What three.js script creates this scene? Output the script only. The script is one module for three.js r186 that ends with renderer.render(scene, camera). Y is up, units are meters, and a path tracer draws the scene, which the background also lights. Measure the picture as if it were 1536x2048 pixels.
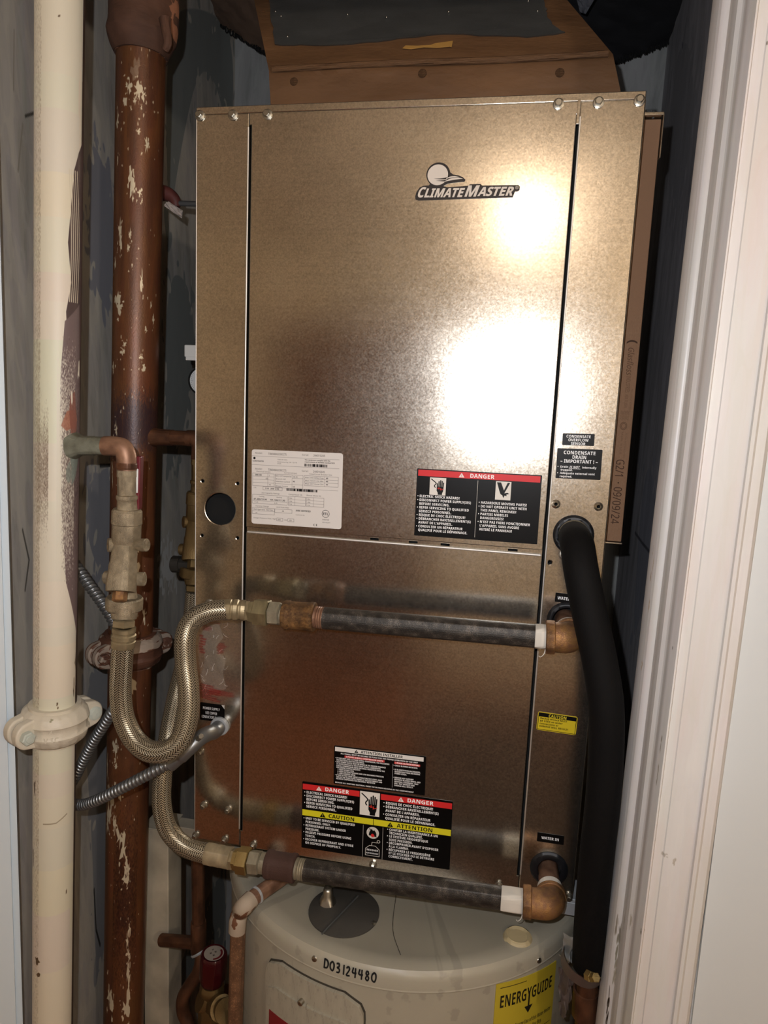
import * as THREE from 'three';
import { RoundedBoxGeometry } from 'three/addons/geometries/RoundedBoxGeometry.js';
import { mergeGeometries, toCreasedNormals } from 'three/addons/utils/BufferGeometryUtils.js';
import { FontLoader } from 'three/addons/loaders/FontLoader.js';
import { TextGeometry } from 'three/addons/geometries/TextGeometry.js';

// ---------------------------------------------------------------- camera, light, exposure
const scene = new THREE.Scene();
scene.background = new THREE.Color(0x000000);
const camera = new THREE.PerspectiveCamera(72.04, 0.75, 0.02, 30);
camera.position.set(0.4524, 1.6458, 0.9324);
camera.rotation.set(-0.15113, 0.18634, 0.04342, 'YXZ');
const FLASH = { at: [0.418, 1.690, 0.925], power: 1.6, color: 0xf7f9ff };
const LAMP = { at: [0.425, 2.45, 2.27], power: 0.42, color: 0xffeedb };
const renderer = new THREE.WebGLRenderer({ antialias: true });
renderer.toneMapping = THREE.LinearToneMapping;
renderer.toneMappingExposure = 1.0;
renderer.shadowMap.enabled = true;

// ---------------------------------------------------------------- helpers
let seed = 12345;
const rnd = () => { seed = (seed * 1664525 + 1013904223) >>> 0; return seed / 4294967296; };
const V = (a) => new THREE.Vector3(a[0], a[1], a[2]);
const lerp = (a, b, t) => a + (b - a) * t;
const add = (a, b, s = 1) => [a[0] + b[0] * s, a[1] + b[1] * s, a[2] + b[2] * s];
const mix = (a, b, t) => [lerp(a[0], b[0], t), lerp(a[1], b[1], t), lerp(a[2], b[2], t)];
const names = new Map();
const numbered = (n) => { const k = names.get(n) ?? 0; names.set(n, k + 1); return k ? n + '_' + String(k).padStart(3, '0') : n; };
const shade = (m) => { m.castShadow = m.receiveShadow = true; return m; };
function thing(name, label, category, group) {
  const o = new THREE.Group(); o.name = numbered(name); o.userData = { label, category };
  if (group) o.userData.group = group;
  scene.add(o); return o;
}
function part(name, geo, mat, parent, label) {
  const m = shade(new THREE.Mesh(geo, mat)); m.name = name; if (label) m.userData.label = label;
  parent.add(m); return m;
}
function solo(name, geo, mat, label, category, group) {
  const m = part(numbered(name), geo, mat, scene); m.userData = { label, category }; if (group) m.userData.group = group;
  return rebase(m);
}
function struct(name, geo, mat) { const m = part(name, geo, mat, scene); m.userData.kind = 'structure'; return m; }
// puts the origin of a thing at the middle of its base
function rebase(o) {
  const b = new THREE.Box3().setFromObject(o), c = new THREE.Vector3((b.min.x + b.max.x) / 2, b.min.y, (b.min.z + b.max.z) / 2);
  if (o.isMesh) o.geometry.translate(-c.x, -c.y, -c.z); else for (const k of o.children) k.position.sub(c);
  o.position.copy(c); return o;
}
function box(x0, x1, y0, y1, z0, z1, r = 0) {
  const g = r ? new RoundedBoxGeometry(x1 - x0, y1 - y0, z1 - z0, 2, r) : new THREE.BoxGeometry(x1 - x0, y1 - y0, z1 - z0);
  g.translate((x0 + x1) / 2, (y0 + y1) / 2, (z0 + z1) / 2);
  const p = g.attributes.position, n = g.attributes.normal, u = g.attributes.uv;
  for (let i = 0; i < p.count; i++) {
    const nx = Math.abs(n.getX(i)), ny = Math.abs(n.getY(i)), nz = Math.abs(n.getZ(i));
    if (nz >= nx && nz >= ny) u.setXY(i, p.getX(i), p.getY(i)); else if (nx >= ny) u.setXY(i, p.getZ(i), p.getY(i)); else u.setXY(i, p.getX(i), p.getZ(i));
  }
  return g;
}
const merge = (list) => mergeGeometries(list.map((g) => { g = g.index ? g.toNonIndexed() : g; for (const k of Object.keys(g.attributes)) if (!['position', 'normal', 'uv'].includes(k)) g.deleteAttribute(k); return g; }));
// matrix whose y axis runs along d
function alongY(at, d, roll = 0) {
  const y = V(d).normalize(), ref = Math.abs(y.y) > 0.9 ? new THREE.Vector3(0, 0, 1) : new THREE.Vector3(0, 1, 0);
  const x = new THREE.Vector3().crossVectors(ref, y).normalize(), z = new THREE.Vector3().crossVectors(x, y);
  return new THREE.Matrix4().makeBasis(x, y, z).setPosition(V(at)).multiply(new THREE.Matrix4().makeRotationY(roll));
}
// lathe round the line a->b; prof: [distance along in metres or fraction when frac, radius]
function lathe(a, b, prof, { seg = 36, crease = 0.55, roll = 0, frac = false } = {}) {
  const d = V(b).sub(V(a)), L = d.length();
  const pts = prof.map(([t, r]) => new THREE.Vector2(Math.max(r, 1e-5), frac ? t * L : t));
  let g = new THREE.LatheGeometry(pts, seg);
  const uv = g.attributes.uv, p = g.attributes.position;
  for (let i = 0; i < p.count; i++) uv.setXY(i, uv.getX(i), p.getY(i));
  g = toCreasedNormals(g, crease);
  return g.applyMatrix4(alongY(a, d.toArray(), roll));
}
const hexNut = (a, b, r, roll = 0) => { const L = V(b).distanceTo(V(a)), c = r * 0.12; return lathe(a, b, [[0, 0], [0, r - c * 1.6], [c, r], [L - c, r], [L, r - c * 1.6], [L, 0]], { seg: 6, crease: 0.2, roll }); };
const tubeBetween = (a, b, r, seg = 28) => { const L = V(b).distanceTo(V(a)), c = Math.min(r * 0.15, L * 0.2); return lathe(a, b, [[0, 0], [0, r - c], [c, r], [L - c, r], [L, r - c], [L, 0]], { seg }); };
// sweep along a smooth line through pts; rf(theta, s, t) scales the radius; uv = (turn, metres along)
function sweep(pts, r, { n = 120, rad = 20, rf = null, cap = true, curve = 'centripetal', tension = 0.5 } = {}) {
  const c = new THREE.CatmullRomCurve3(pts.map(V), false, curve, tension); c.arcLengthDivisions = 400;
  const F = c.computeFrenetFrames(n, false), L = c.getLength(), pos = [], uv = [], idx = [];
  for (let i = 0; i <= n; i++) {
    const t = i / n, P = c.getPointAt(t), N = F.normals[i], B = F.binormals[i];
    for (let j = 0; j <= rad; j++) {
      const th = j / rad * Math.PI * 2, q = (typeof r === 'function' ? r(t) : r) * (rf ? rf(th, t * L, t) : 1);
      pos.push(P.x + (N.x * Math.cos(th) + B.x * Math.sin(th)) * q, P.y + (N.y * Math.cos(th) + B.y * Math.sin(th)) * q, P.z + (N.z * Math.cos(th) + B.z * Math.sin(th)) * q);
      uv.push(j / rad, t * L);
    }
  }
  const w = rad + 1;
  for (let i = 0; i < n; i++) for (let j = 0; j < rad; j++) { const a = i * w + j, b = a + 1, d = a + w, e = d + 1; idx.push(a, b, d, b, e, d); }
  const g = new THREE.BufferGeometry();
  g.setAttribute('position', new THREE.Float32BufferAttribute(pos, 3)); g.setAttribute('uv', new THREE.Float32BufferAttribute(uv, 2)); g.setIndex(idx); g.computeVertexNormals();
  const N = g.attributes.normal;
  for (let i = 0; i <= n; i++) { const a = i * w, b = a + rad, v = new THREE.Vector3(N.getX(a) + N.getX(b), N.getY(a) + N.getY(b), N.getZ(a) + N.getZ(b)).normalize(); N.setXYZ(a, v.x, v.y, v.z); N.setXYZ(b, v.x, v.y, v.z); }
  if (!cap) return g;
  const caps = [0, n].map((i) => { const P = c.getPointAt(i / n), T = c.getTangentAt(i / n), q = (typeof r === 'function' ? r(i / n) : r); const k = new THREE.CircleGeometry(q * 0.99, rad); k.applyMatrix4(alongY(P.toArray(), T.multiplyScalar(i ? 1 : -1).toArray()).multiply(new THREE.Matrix4().makeRotationX(-Math.PI / 2))); return k; });
  return merge([g, ...caps]);
}
// sheet cut to a shape in x,y, its front face at z, with a small bevel; uv in metres
function sheet(shape, z, thick = 0.0016, bev = 0.0007, seg = 24) {
  const g = new THREE.ExtrudeGeometry(shape, { depth: thick - 2 * bev, bevelEnabled: bev > 0, bevelThickness: bev, bevelSize: bev, bevelOffset: -bev, bevelSegments: 2, curveSegments: seg });
  return g.translate(0, 0, z - thick + bev);
}
function poly(pts) { const s = new THREE.Shape(); pts.forEach(([x, y], i) => i ? s.lineTo(x, y) : s.moveTo(x, y)); s.closePath(); return s; }
function roundRect(cx, cy, w, h, r) {
  const s = new THREE.Shape(), x = cx - w / 2, y = cy - h / 2;
  s.moveTo(x + r, y); s.lineTo(x + w - r, y); s.quadraticCurveTo(x + w, y, x + w, y + r); s.lineTo(x + w, y + h - r); s.quadraticCurveTo(x + w, y + h, x + w - r, y + h);
  s.lineTo(x + r, y + h); s.quadraticCurveTo(x, y + h, x, y + h - r); s.lineTo(x, y + r); s.quadraticCurveTo(x, y, x + r, y); return s;
}
const hole = (s, x, y, r) => { const p = new THREE.Path(); p.absarc(x, y, r, 0, Math.PI * 2, true); s.holes.push(p); };
// upright extrusion of an outline in x,z
function upright(outline, y0, y1) {
  let g = new THREE.ExtrudeGeometry(poly(outline.map(([x, z]) => [x, -z])), { depth: y1 - y0, bevelEnabled: false });
  g.rotateX(-Math.PI / 2).translate(0, y0, 0);
  const p = g.attributes.position, u = g.attributes.uv;
  for (let i = 0; i < p.count; i++) u.setXY(i, p.getX(i) + p.getZ(i), p.getY(i));
  return toCreasedNormals(g, 0.7);
}
// noise
function hash(x, y, s) { let h = (x * 374761393 + y * 668265263 + s * 974711) | 0; h = Math.imul(h ^ (h >>> 13), 1274126177); return ((h ^ (h >>> 16)) >>> 0) / 4294967296; }
function vnoise(x, y, per, s) {
  const xi = Math.floor(x), yi = Math.floor(y), fx = x - xi, fy = y - yi, m = (a) => ((a % per) + per) % per, u = fx * fx * (3 - 2 * fx), v = fy * fy * (3 - 2 * fy);
  return lerp(lerp(hash(m(xi), m(yi), s), hash(m(xi + 1), m(yi), s), u), lerp(hash(m(xi), m(yi + 1), s), hash(m(xi + 1), m(yi + 1), s), u), v);
}
function fbm(u, v, f, oct, s) { let a = 0, k = 0.5, w = 0; for (let i = 0; i < oct; i++) { a += k * vnoise(u * f, v * f, f, s + i); w += k; f *= 2; k *= 0.5; } return a / w; }
function dataTex(size, fn, srgb = false) {
  const d = new Uint8Array(size * size * 4);
  for (let y = 0; y < size; y++) for (let x = 0; x < size; x++) { const c = fn(x / size, y / size), o = (y * size + x) * 4; for (let k = 0; k < 3; k++) d[o + k] = Math.max(0, Math.min(255, (Array.isArray(c) ? c[k] : c) * 255)); d[o + 3] = 255; }
  const t = new THREE.DataTexture(d, size, size); t.wrapS = t.wrapT = THREE.RepeatWrapping; t.magFilter = THREE.LinearFilter; if (srgb) t.colorSpace = THREE.SRGBColorSpace; t.needsUpdate = true; return t;
}
const rep = (t, a, b = a) => { const c = t.clone(); c.repeat.set(a, b); c.needsUpdate = true; return c; };
function canvasTex(w, h, draw, srgb = true) {
  const c = document.createElement('canvas'); c.width = w; c.height = h; draw(c.getContext('2d'), w, h);
  const t = new THREE.CanvasTexture(c); if (srgb) t.colorSpace = THREE.SRGBColorSpace; t.wrapS = t.wrapT = THREE.RepeatWrapping; t.anisotropy = 8; return t;
}
const std = (o) => new THREE.MeshStandardMaterial(o);

// ---------------------------------------------------------------- materials
const grain = dataTex(512, (u, v) => 0.35 * vnoise(u * 256, v * 256, 256, 3) + 0.3 * vnoise(u * 128, v * 128, 128, 7) + 0.35 * fbm(u, v, 4, 4, 11));
const coarse = dataTex(512, (u, v) => fbm(u, v, 6, 6, 21));
const galvRough = dataTex(1024, (u, v) => { const g = 0.55 * vnoise(u * 512, v * 512, 512, 5) + 0.45 * vnoise(u * 256, v * 256, 256, 6), b = fbm(u, v, 3, 5, 31), w = fbm(u, v, 9, 4, 35); return [0, 0.70 + 0.30 * (g - 0.5) + 0.22 * (b - 0.5) + 0.1 * (w - 0.5), 0]; });
const galvTint = dataTex(1024, (u, v) => { const b = fbm(u, v, 4, 6, 41), g = vnoise(u * 512, v * 512, 512, 43), h = vnoise(u * 256, v * 256, 256, 44), c = vnoise(u * 6 + 0.3 * b, v * 256, 256, 47), k = 0.92 + 0.16 * (b - 0.5) + 0.12 * (g - 0.5) + 0.10 * (h - 0.5) - (g > 0.93 && h > 0.6 ? 0.25 : 0) + 0.03 * (c - 0.5); return [k, k * 0.985, k * 0.955]; }, true);
const M = {};
M.galv = std({ color: 0xe8e5df, map: rep(galvTint, 2), metalness: 0.985, roughness: 0.27, roughnessMap: rep(galvRough, 2), bumpMap: rep(grain, 2.4), bumpScale: 0.000027 });
M.galvEdge = std({ color: 0xf0eee9, metalness: 1, roughness: 0.5 });
M.galvDull = std({ color: 0x7b8084, map: rep(galvTint, 3), metalness: 0.7, roughness: 0.55, roughnessMap: rep(galvRough, 3.2), bumpMap: rep(grain, 4), bumpScale: 0.0001 });
M.screw = std({ color: 0xaaa69b, metalness: 1, roughness: 0.36 });
M.dark = std({ color: 0x0b0b0b, roughness: 0.9 });
M.rubber = std({ color: 0x0d0f14, roughness: 0.45 });
M.foam = new THREE.MeshPhysicalMaterial({ color: 0x060505, specularIntensity: 0.4, roughness: 0.75, bumpMap: rep(grain, 3, 6), bumpScale: 0.0003 });
M.brass = std({ color: 0xb09a66, metalness: 0.9, roughness: 0.38, bumpMap: rep(grain, 3, 10), bumpScale: 0.0003 });
M.brassDark = std({ color: 0x786442, metalness: 0.85, roughness: 0.45, bumpMap: rep(grain, 3, 10), bumpScale: 0.0003 });
M.castTint = dataTex(256, (u, v) => { const n = fbm(u, v, 8, 5, 51), k = 0.82 + 0.28 * (n - 0.5); return [k, k * 0.975, k * 0.92]; }, true);
M.bronzeCast = std({ color: 0xb9ae9a, map: rep(M.castTint, 2, 20), metalness: 0.65, roughness: 0.55, bumpMap: rep(grain, 2, 14), bumpScale: 0.0007 });
M.fittingGrey = std({ color: 0xb7b2a2, map: rep(M.castTint, 1, 20), metalness: 0.6, roughness: 0.5, bumpMap: rep(grain, 2, 10), bumpScale: 0.0004 });
M.fittingOlive = std({ color: 0xb9b192, map: rep(M.castTint, 1, 20), metalness: 0.75, roughness: 0.42 });
M.rustBronze = std({ color: 0xffffff, map: rep(dataTex(256, (u, v) => { const n = fbm(u, v, 8, 5, 61), m = fbm(u, v, 24, 3, 65); return [0.27 + 0.32 * n + 0.2 * (m - 0.5), 0.19 + 0.24 * n + 0.18 * (m - 0.5), 0.11 + 0.14 * n + 0.12 * (m - 0.5)]; }, true), 2, 14), metalness: 0.4, roughness: 0.6, bumpMap: rep(grain, 2, 14), bumpScale: 0.0008 });
M.bronzeElbow = std({ color: 0xffffff, map: rep(dataTex(256, (u, v) => { const n = fbm(u, v, 6, 5, 71), m = fbm(u, v, 32, 2, 75); return [0.43 + 0.36 * (n - 0.3) + 0.12 * (m - 0.5), 0.31 + 0.27 * (n - 0.3) + 0.1 * (m - 0.5), 0.2 + 0.17 * (n - 0.3)]; }, true), 1, 12), metalness: 0.45, roughness: 0.5, bumpMap: rep(grain, 2, 14), bumpScale: 0.0006 });
M.ironCoupling = std({ color: 0x4a332b, roughness: 0.7, metalness: 0.2, bumpMap: rep(grain, 2, 14), bumpScale: 0.0007 });
M.blackIron = std({ color: 0xffffff, map: rep(dataTex(512, (u, v) => { const n = fbm(u, v, 12, 5, 81), m = vnoise(u * 256, v * 256, 256, 85), k = 0.20 + 0.10 * (n - 0.5) + Math.max(0, Math.min(0.15, (0.55 * n + 0.7 * m - 0.70) * 0.8)); return [k * 1.05, k * 0.97, k * 0.88]; }, true), 1, 10), metalness: 0.45, roughness: 0.5, bumpMap: rep(grain, 1, 6), bumpScale: 0.0003 });
M.tape = std({ color: 0xd8d3c8, roughness: 0.75 });
M.copper = std({ color: 0xffffff, map: rep(dataTex(256, (u, v) => { const n = fbm(u, v, 6, 5, 91); return [0.52 + 0.4 * (n - 0.5), 0.39 + 0.34 * (n - 0.5), 0.31 + 0.28 * (n - 0.5)]; }, true), 1, 10), metalness: 0.45, roughness: 0.5 });
M.copperDark = std({ color: 0xffffff, map: rep(dataTex(256, (u, v) => { const n = fbm(u, v, 6, 5, 95); return [0.36 + 0.26 * (n - 0.5), 0.24 + 0.18 * (n - 0.5), 0.17 + 0.12 * (n - 0.5)]; }, true), 1, 8), metalness: 0.55, roughness: 0.5 });
M.copperSpeck = std({ color: 0xffffff, map: rep(dataTex(256, (u, v) => { const n = fbm(u, v, 10, 5, 97), m = vnoise(u * 64, v * 64, 64, 99); const k = m > 0.72 ? 1.25 : 1; return [(0.47 + 0.2 * (n - 0.5)) * k, (0.35 + 0.16 * (n - 0.5)) * k, (0.26 + 0.12 * (n - 0.5)) * k]; }, true), 1, 8), metalness: 0.4, roughness: 0.55 });
M.verdigris = std({ color: 0xffffff, map: rep(dataTex(256, (u, v) => { const n = fbm(u, v, 8, 5, 101); return [0.44 + 0.2 * (n - 0.5), 0.44 + 0.22 * (n - 0.5), 0.38 + 0.22 * (n - 0.5)]; }, true), 1, 12), metalness: 0.3, roughness: 0.7, bumpMap: rep(grain, 2, 12), bumpScale: 0.0008 });
M.conduit = std({ color: 0x85888a, metalness: 0.85, roughness: 0.4 });
M.steelGrey = std({ color: 0xd6d1c5, map: rep(M.castTint, 3), roughness: 0.6, metalness: 0.1 });
M.steelPale = std({ color: 0xa9adb0, roughness: 0.5, metalness: 0.3 });
M.red = std({ color: 0x5d0f1c, roughness: 0.35 });
M.whitePlastic = std({ color: 0xd8d8d4, roughness: 0.5 });
// scuffs and nicks on the door casing; u runs across (x + z), v up
const TU0 = 0.62, TU1 = 0.90, TV0 = 0.3, TV1 = 2.35;
const TRIMMAP = canvasTex(512, 2048, (g, w, h) => {
  g.fillStyle = '#cfccc5'; g.fillRect(0, 0, w, h); const at = ([x, y, z]) => [(x + z - TU0) / (TU1 - TU0) * w, h - (y - TV0) / (TV1 - TV0) * h];
  for (let i = 0; i < 1500; i++) { g.fillStyle = i % 2 ? 'rgba(190,160,130,0.02)' : 'rgba(255,255,255,0.03)'; g.beginPath(); g.ellipse(rnd() * w, rnd() * h, 6 + rnd() * 20, 20 + rnd() * 90, 0, 0, 7); g.fill(); }
  for (const [p, a, b, c] of [[[0.6027,1.0306,0.125], 4, 14, '#8e8578'], [[0.6036,1.0194,0.13], 3, 22, '#7d766b'], [[0.6028,0.9957,0.13], 4, 26, '#86806f'], [[0.6029,0.9685,0.13], 3, 20, '#9a917f'], [[0.6043,1.0548,0.145], 3, 8, '#a79c8c'], [[0.6099,1.0639,0.16], 3, 10, '#a79c8c'], [[0.6238,0.9696,0.112], 3, 4, '#5c5246'], [[0.6007,0.9144,0.128], 4, 24, '#2e261f'], [[0.6302,1.0785,0.178], 3, 3, '#6b6257'], [[0.6416,1.1745,0.18], 9, 3, '#a79f94'], [[0.6535,1.1689,0.18], 4, 4, '#b0a79a'], [[0.6157,1.4312,0.1], 4, 7, '#b89c78'], [[0.6136,1.4811,0.1], 2, 8, '#b3a487'], [[0.6074,1.4952,0.1], 2, 6, '#b3a487'], [[0.6096,1.4661,0.1], 2, 7, '#9d8b6e'], [[0.6226,1.4064,0.178], 2, 2, '#6b6257'], [[0.6231,1.2987,0.178], 2, 10, '#8b8275'], [[0.6239,1.2643,0.178], 2, 12, '#8b8275'], [[0.6404,1.9883,0.182], 3, 2, '#857c70'], [[0.6154,1.3588,0.1], 4, 5, '#b79d80']]) { const [x, y] = at(p); g.fillStyle = c; for (let k = 0; k < 9; k++) { g.beginPath(); g.ellipse(x + (rnd() - 0.5) * a * 1.6, y + (rnd() - 0.5) * b * 1.6, a * 0.35 * (0.4 + rnd()), b * 0.4 * (0.4 + rnd()), (rnd() - 0.5) * 0.6, 0, 7); g.fill(); } }
});
TRIMMAP.repeat.set(1 / (TU1 - TU0), 1 / (TV1 - TV0)); TRIMMAP.offset.set(-TU0 / (TU1 - TU0), -TV0 / (TV1 - TV0));
M.trim = std({ color: 0xffffff, map: TRIMMAP, roughness: 0.38, bumpMap: rep(coarse, 6, 2), bumpScale: 0.0003 });
M.trimDaylightTint = std({ color: 0xd6e2ea, roughness: 0.4 });  // white jamb paint, with a cool daylight tint put into the colour
M.wallPaint = std({ color: 0xcbcecd, roughness: 0.6, bumpMap: rep(coarse, 4), bumpScale: 0.0004 });
M.hallPaint = std({ color: 0xe6dbc6, roughness: 0.85 });
M.ceilingPaint = std({ color: 0xece7dd, roughness: 0.9 });
M.tank = std({ color: 0xffffff, map: rep(dataTex(512, (u, v) => { const n = fbm(u, v, 5, 6, 131), d = fbm(u, v, 14, 5, 137), k = 0.65 + 0.05 * (n - 0.5) - Math.max(0, Math.min(0.05, (d - 0.62) * 0.8)); return [k, k * 0.965, k * 0.865]; }, true), 6, 3.2), roughness: 0.42, bumpMap: rep(coarse, 3), bumpScale: 0.0004 });
M.mastic = std({ color: 0xffffff, map: rep(dataTex(256, (u, v) => { const n = fbm(u, v * 0.999, 4, 5, 111); return [0.41 + 0.16 * (n - 0.5), 0.29 + 0.13 * (n - 0.5), 0.18 + 0.1 * (n - 0.5)]; }, true), 2.2, 6), roughness: 0.7, bumpMap: rep(coarse, 2, 6), bumpScale: 0.0035 });
M.foil = std({ color: 0xb9bcbd, metalness: 0.8, roughness: 0.35, bumpMap: rep(coarse, 8), bumpScale: 0.004 });
M.cardboard = std({ color: 0x87664c, roughness: 0.85, bumpMap: rep(grain, 6), bumpScale: 0.0002 });
const braidDraw = (lo, hi) => (g, w, h) => {
  g.fillStyle = lo; g.fillRect(0, 0, w, h); g.lineCap = 'round';
  for (let c = 0; c < 2; c++) for (let k = -2; k < 6; k++) for (let s = 0; s < 3; s++) {
    const x0 = c * w / 2 + 5, x1 = (c + 1) * w / 2 - 5, y = k * h / 4 + s * 7, d = h / 3;
    g.strokeStyle = hi[s]; g.lineWidth = 7.4; g.beginPath(); g.moveTo(x0, c ? y + d : y); g.lineTo(x1, c ? y : y + d); g.stroke();
  }
};
const braidMap = canvasTex(128, 128, braidDraw('#3a3228', ['#c2b9a6', '#f2ecdc', '#d0c7b4'])), braidBump = canvasTex(128, 128, braidDraw('#202020', ['#c0c0c0', '#ffffff', '#c0c0c0']), false);
M.braid = std({ color: 0xd6d1c6, map: rep(braidMap, 8, 1 / 0.0135), bumpMap: rep(braidBump, 8, 1 / 0.0135), bumpScale: 0.0009, metalness: 0.75, roughness: 0.36 });
M.crimp = std({ color: 0xbdb195, map: rep(M.castTint, 1, 16), metalness: 0.6, roughness: 0.4 });

// ---------------------------------------------------------------- the setting
const TOP = 2.6, LW = -0.262, RW = 0.694, BW = -0.74, FZ = 0.165;
// closet walls: old grey paint with darker, unpainted patches and scuffs
function wallTex(u0, u1, v0, v1, base, blobs, scuffs) {
  return canvasTex(1024, 1024, (g, w, h) => {
    const X = (u) => (u - u0) / (u1 - u0) * w, Y = (v) => h - (v - v0) / (v1 - v0) * h;
    g.fillStyle = base; g.fillRect(0, 0, w, h);
    for (let i = 0; i < 5200; i++) { const k = rnd(); g.fillStyle = k > 0.5 ? 'rgba(255,250,240,0.018)' : 'rgba(0,0,0,0.03)'; const s = 4 + rnd() * 40; g.beginPath(); g.ellipse(rnd() * w, rnd() * h, s * 0.4, s, rnd() * 0.5, 0, 7); g.fill(); }
    for (const [c, ...pts] of blobs) {
      g.fillStyle = c; g.beginPath();
      const q = pts.map(([u, v]) => [X(u), Y(v)]);
      q.forEach(([x, y], i) => { const [x2, y2] = q[(i + 1) % q.length]; if (!i) g.moveTo((x + x2) / 2, (y + y2) / 2); const [x3, y3] = q[(i + 2) % q.length]; g.quadraticCurveTo(x2, y2, (x2 + x3) / 2, (y2 + y3) / 2); }); g.fill();
      for (let i = 0; i < 70; i++) { const k = Math.floor(rnd() * q.length), a = q[k], b = q[(k + 1) % q.length], t = rnd(), s = 2 + rnd() * rnd() * 18; g.fillStyle = rnd() > 0.3 ? c : base; g.beginPath(); g.ellipse(lerp(a[0], b[0], t) + (rnd() - 0.5) * 30, lerp(a[1], b[1], t) + (rnd() - 0.5) * 30, s * 0.5, s, rnd() * 3, 0, 7); g.fill(); }
    }
    for (const [c, wd, ...pts] of scuffs) { g.strokeStyle = c; g.lineWidth = wd; g.lineCap = 'round'; g.beginPath(); pts.forEach(([u, v], i) => i ? g.lineTo(X(u), Y(v)) : g.moveTo(X(u), Y(v))); g.stroke(); }
  });
}
function planeUV(geo, axis, u0, u1, v0, v1) { const p = geo.attributes.position, u = geo.attributes.uv; for (let i = 0; i < p.count; i++) u.setXY(i, ((axis === 'z' ? p.getZ(i) : p.getX(i)) - u0) / (u1 - u0), (p.getY(i) - v0) / (v1 - v0)); return geo; }
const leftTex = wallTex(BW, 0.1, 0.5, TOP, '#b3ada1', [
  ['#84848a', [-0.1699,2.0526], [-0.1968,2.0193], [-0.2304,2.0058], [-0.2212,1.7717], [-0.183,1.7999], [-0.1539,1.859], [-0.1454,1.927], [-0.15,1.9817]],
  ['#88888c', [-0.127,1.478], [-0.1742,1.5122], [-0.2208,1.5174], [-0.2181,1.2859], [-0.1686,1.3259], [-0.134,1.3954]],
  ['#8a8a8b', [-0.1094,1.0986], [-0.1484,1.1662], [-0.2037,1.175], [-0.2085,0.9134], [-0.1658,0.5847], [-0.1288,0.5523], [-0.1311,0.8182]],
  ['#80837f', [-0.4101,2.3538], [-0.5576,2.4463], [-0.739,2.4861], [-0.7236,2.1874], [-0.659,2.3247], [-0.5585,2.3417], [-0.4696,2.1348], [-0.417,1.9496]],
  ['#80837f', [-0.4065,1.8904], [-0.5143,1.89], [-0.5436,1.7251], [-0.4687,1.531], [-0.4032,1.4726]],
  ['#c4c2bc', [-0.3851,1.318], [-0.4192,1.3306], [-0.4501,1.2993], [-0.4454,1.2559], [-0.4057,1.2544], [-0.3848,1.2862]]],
  [['#8d877b', 2, [0.0074,2.1269], [0.0124,2.0492]], ['#4a463f', 2, [-0.0093,2.0243], [-0.0286,2.0356]], ['#8d877b', 3, [-0.0036,2.0103], [0.0087,1.9472]], ['#59544c', 3, [0.0249,1.4393], [0.0131,1.3914], [0.024,1.3475]], ['#2e2c2a', 4, [-0.1316,0.7372], [-0.1352,0.652], [-0.1467,0.6112]], ['#3b3936', 3, [-0.1744,1.5191], [-0.2176,1.5176]]]);
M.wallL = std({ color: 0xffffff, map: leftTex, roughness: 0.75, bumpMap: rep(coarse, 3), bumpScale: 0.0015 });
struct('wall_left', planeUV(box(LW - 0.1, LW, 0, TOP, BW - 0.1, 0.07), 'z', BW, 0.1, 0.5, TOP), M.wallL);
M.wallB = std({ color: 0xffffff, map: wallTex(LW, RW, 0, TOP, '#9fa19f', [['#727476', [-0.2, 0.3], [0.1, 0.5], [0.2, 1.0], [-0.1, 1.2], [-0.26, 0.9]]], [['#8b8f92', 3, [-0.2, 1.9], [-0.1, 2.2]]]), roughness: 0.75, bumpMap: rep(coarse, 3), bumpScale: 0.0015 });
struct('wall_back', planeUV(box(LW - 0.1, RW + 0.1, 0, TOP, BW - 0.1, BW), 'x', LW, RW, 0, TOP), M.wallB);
const rightTex = wallTex(BW, 0.1, 0.5, TOP, '#b0aeb2', [['#9c9b9f', [-0.6454,2.3208], [-0.5212,2.3333], [-0.3774,2.1592], [-0.4198,1.9996], [-0.5451,2.0325]], ['#9a9ba4', [-0.5325,1.5795], [-0.3356,1.5044], [-0.378,1.3159], [-0.4678,1.1902]]],
  [['#58585f', 3, [-0.5543,1.4103], [-0.465,1.4061], [-0.3765,1.4042]], ['#7c7c84', 3, [-0.4346,1.5248], [-0.432,1.4924]], ['#757580', 3, [-0.5664,2.3338], [-0.5503,2.3178]]]);
M.wallR = std({ color: 0xffffff, map: rightTex, roughness: 0.75, bumpMap: rep(coarse, 3), bumpScale: 0.0015 });
struct('wall_right', planeUV(box(RW, RW + 0.1, 0, TOP, BW - 0.1, 0.07), 'z', BW, 0.1, 0.5, TOP), M.wallR);
const HX0 = -1.5, HX1 = 2.3, HZ = 3.35;
struct('floor', box(HX0 - 0.1, HX1 + 0.1, -0.1, 0, BW - 0.1, HZ + 0.1), std({ color: 0xffffff, roughness: 0.4, map: canvasTex(1024, 1024, (g, w, h) => {
  for (let i = 0; i < 26; i++) { const r = 118 + rnd() * 40; g.fillStyle = 'rgb(' + r + ',' + r * 0.60 + ',' + r * 0.34 + ')'; g.fillRect(i * w / 26, 0, w / 26 - 2, h); for (let k = 0; k < 60; k++) { g.fillStyle = 'rgba(50,25,8,0.08)'; g.fillRect(i * w / 26 + rnd() * w / 26, rnd() * h, 2, 80 + rnd() * 300); } }
}) }));
scene.children.at(-1).geometry.attributes.uv.array.forEach((v, i, a) => { a[i] = v / 2; });
struct('ceiling', box(HX0 - 0.1, HX1 + 0.1, TOP, TOP + 0.1, BW - 0.1, HZ + 0.1), M.ceilingPaint);
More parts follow.
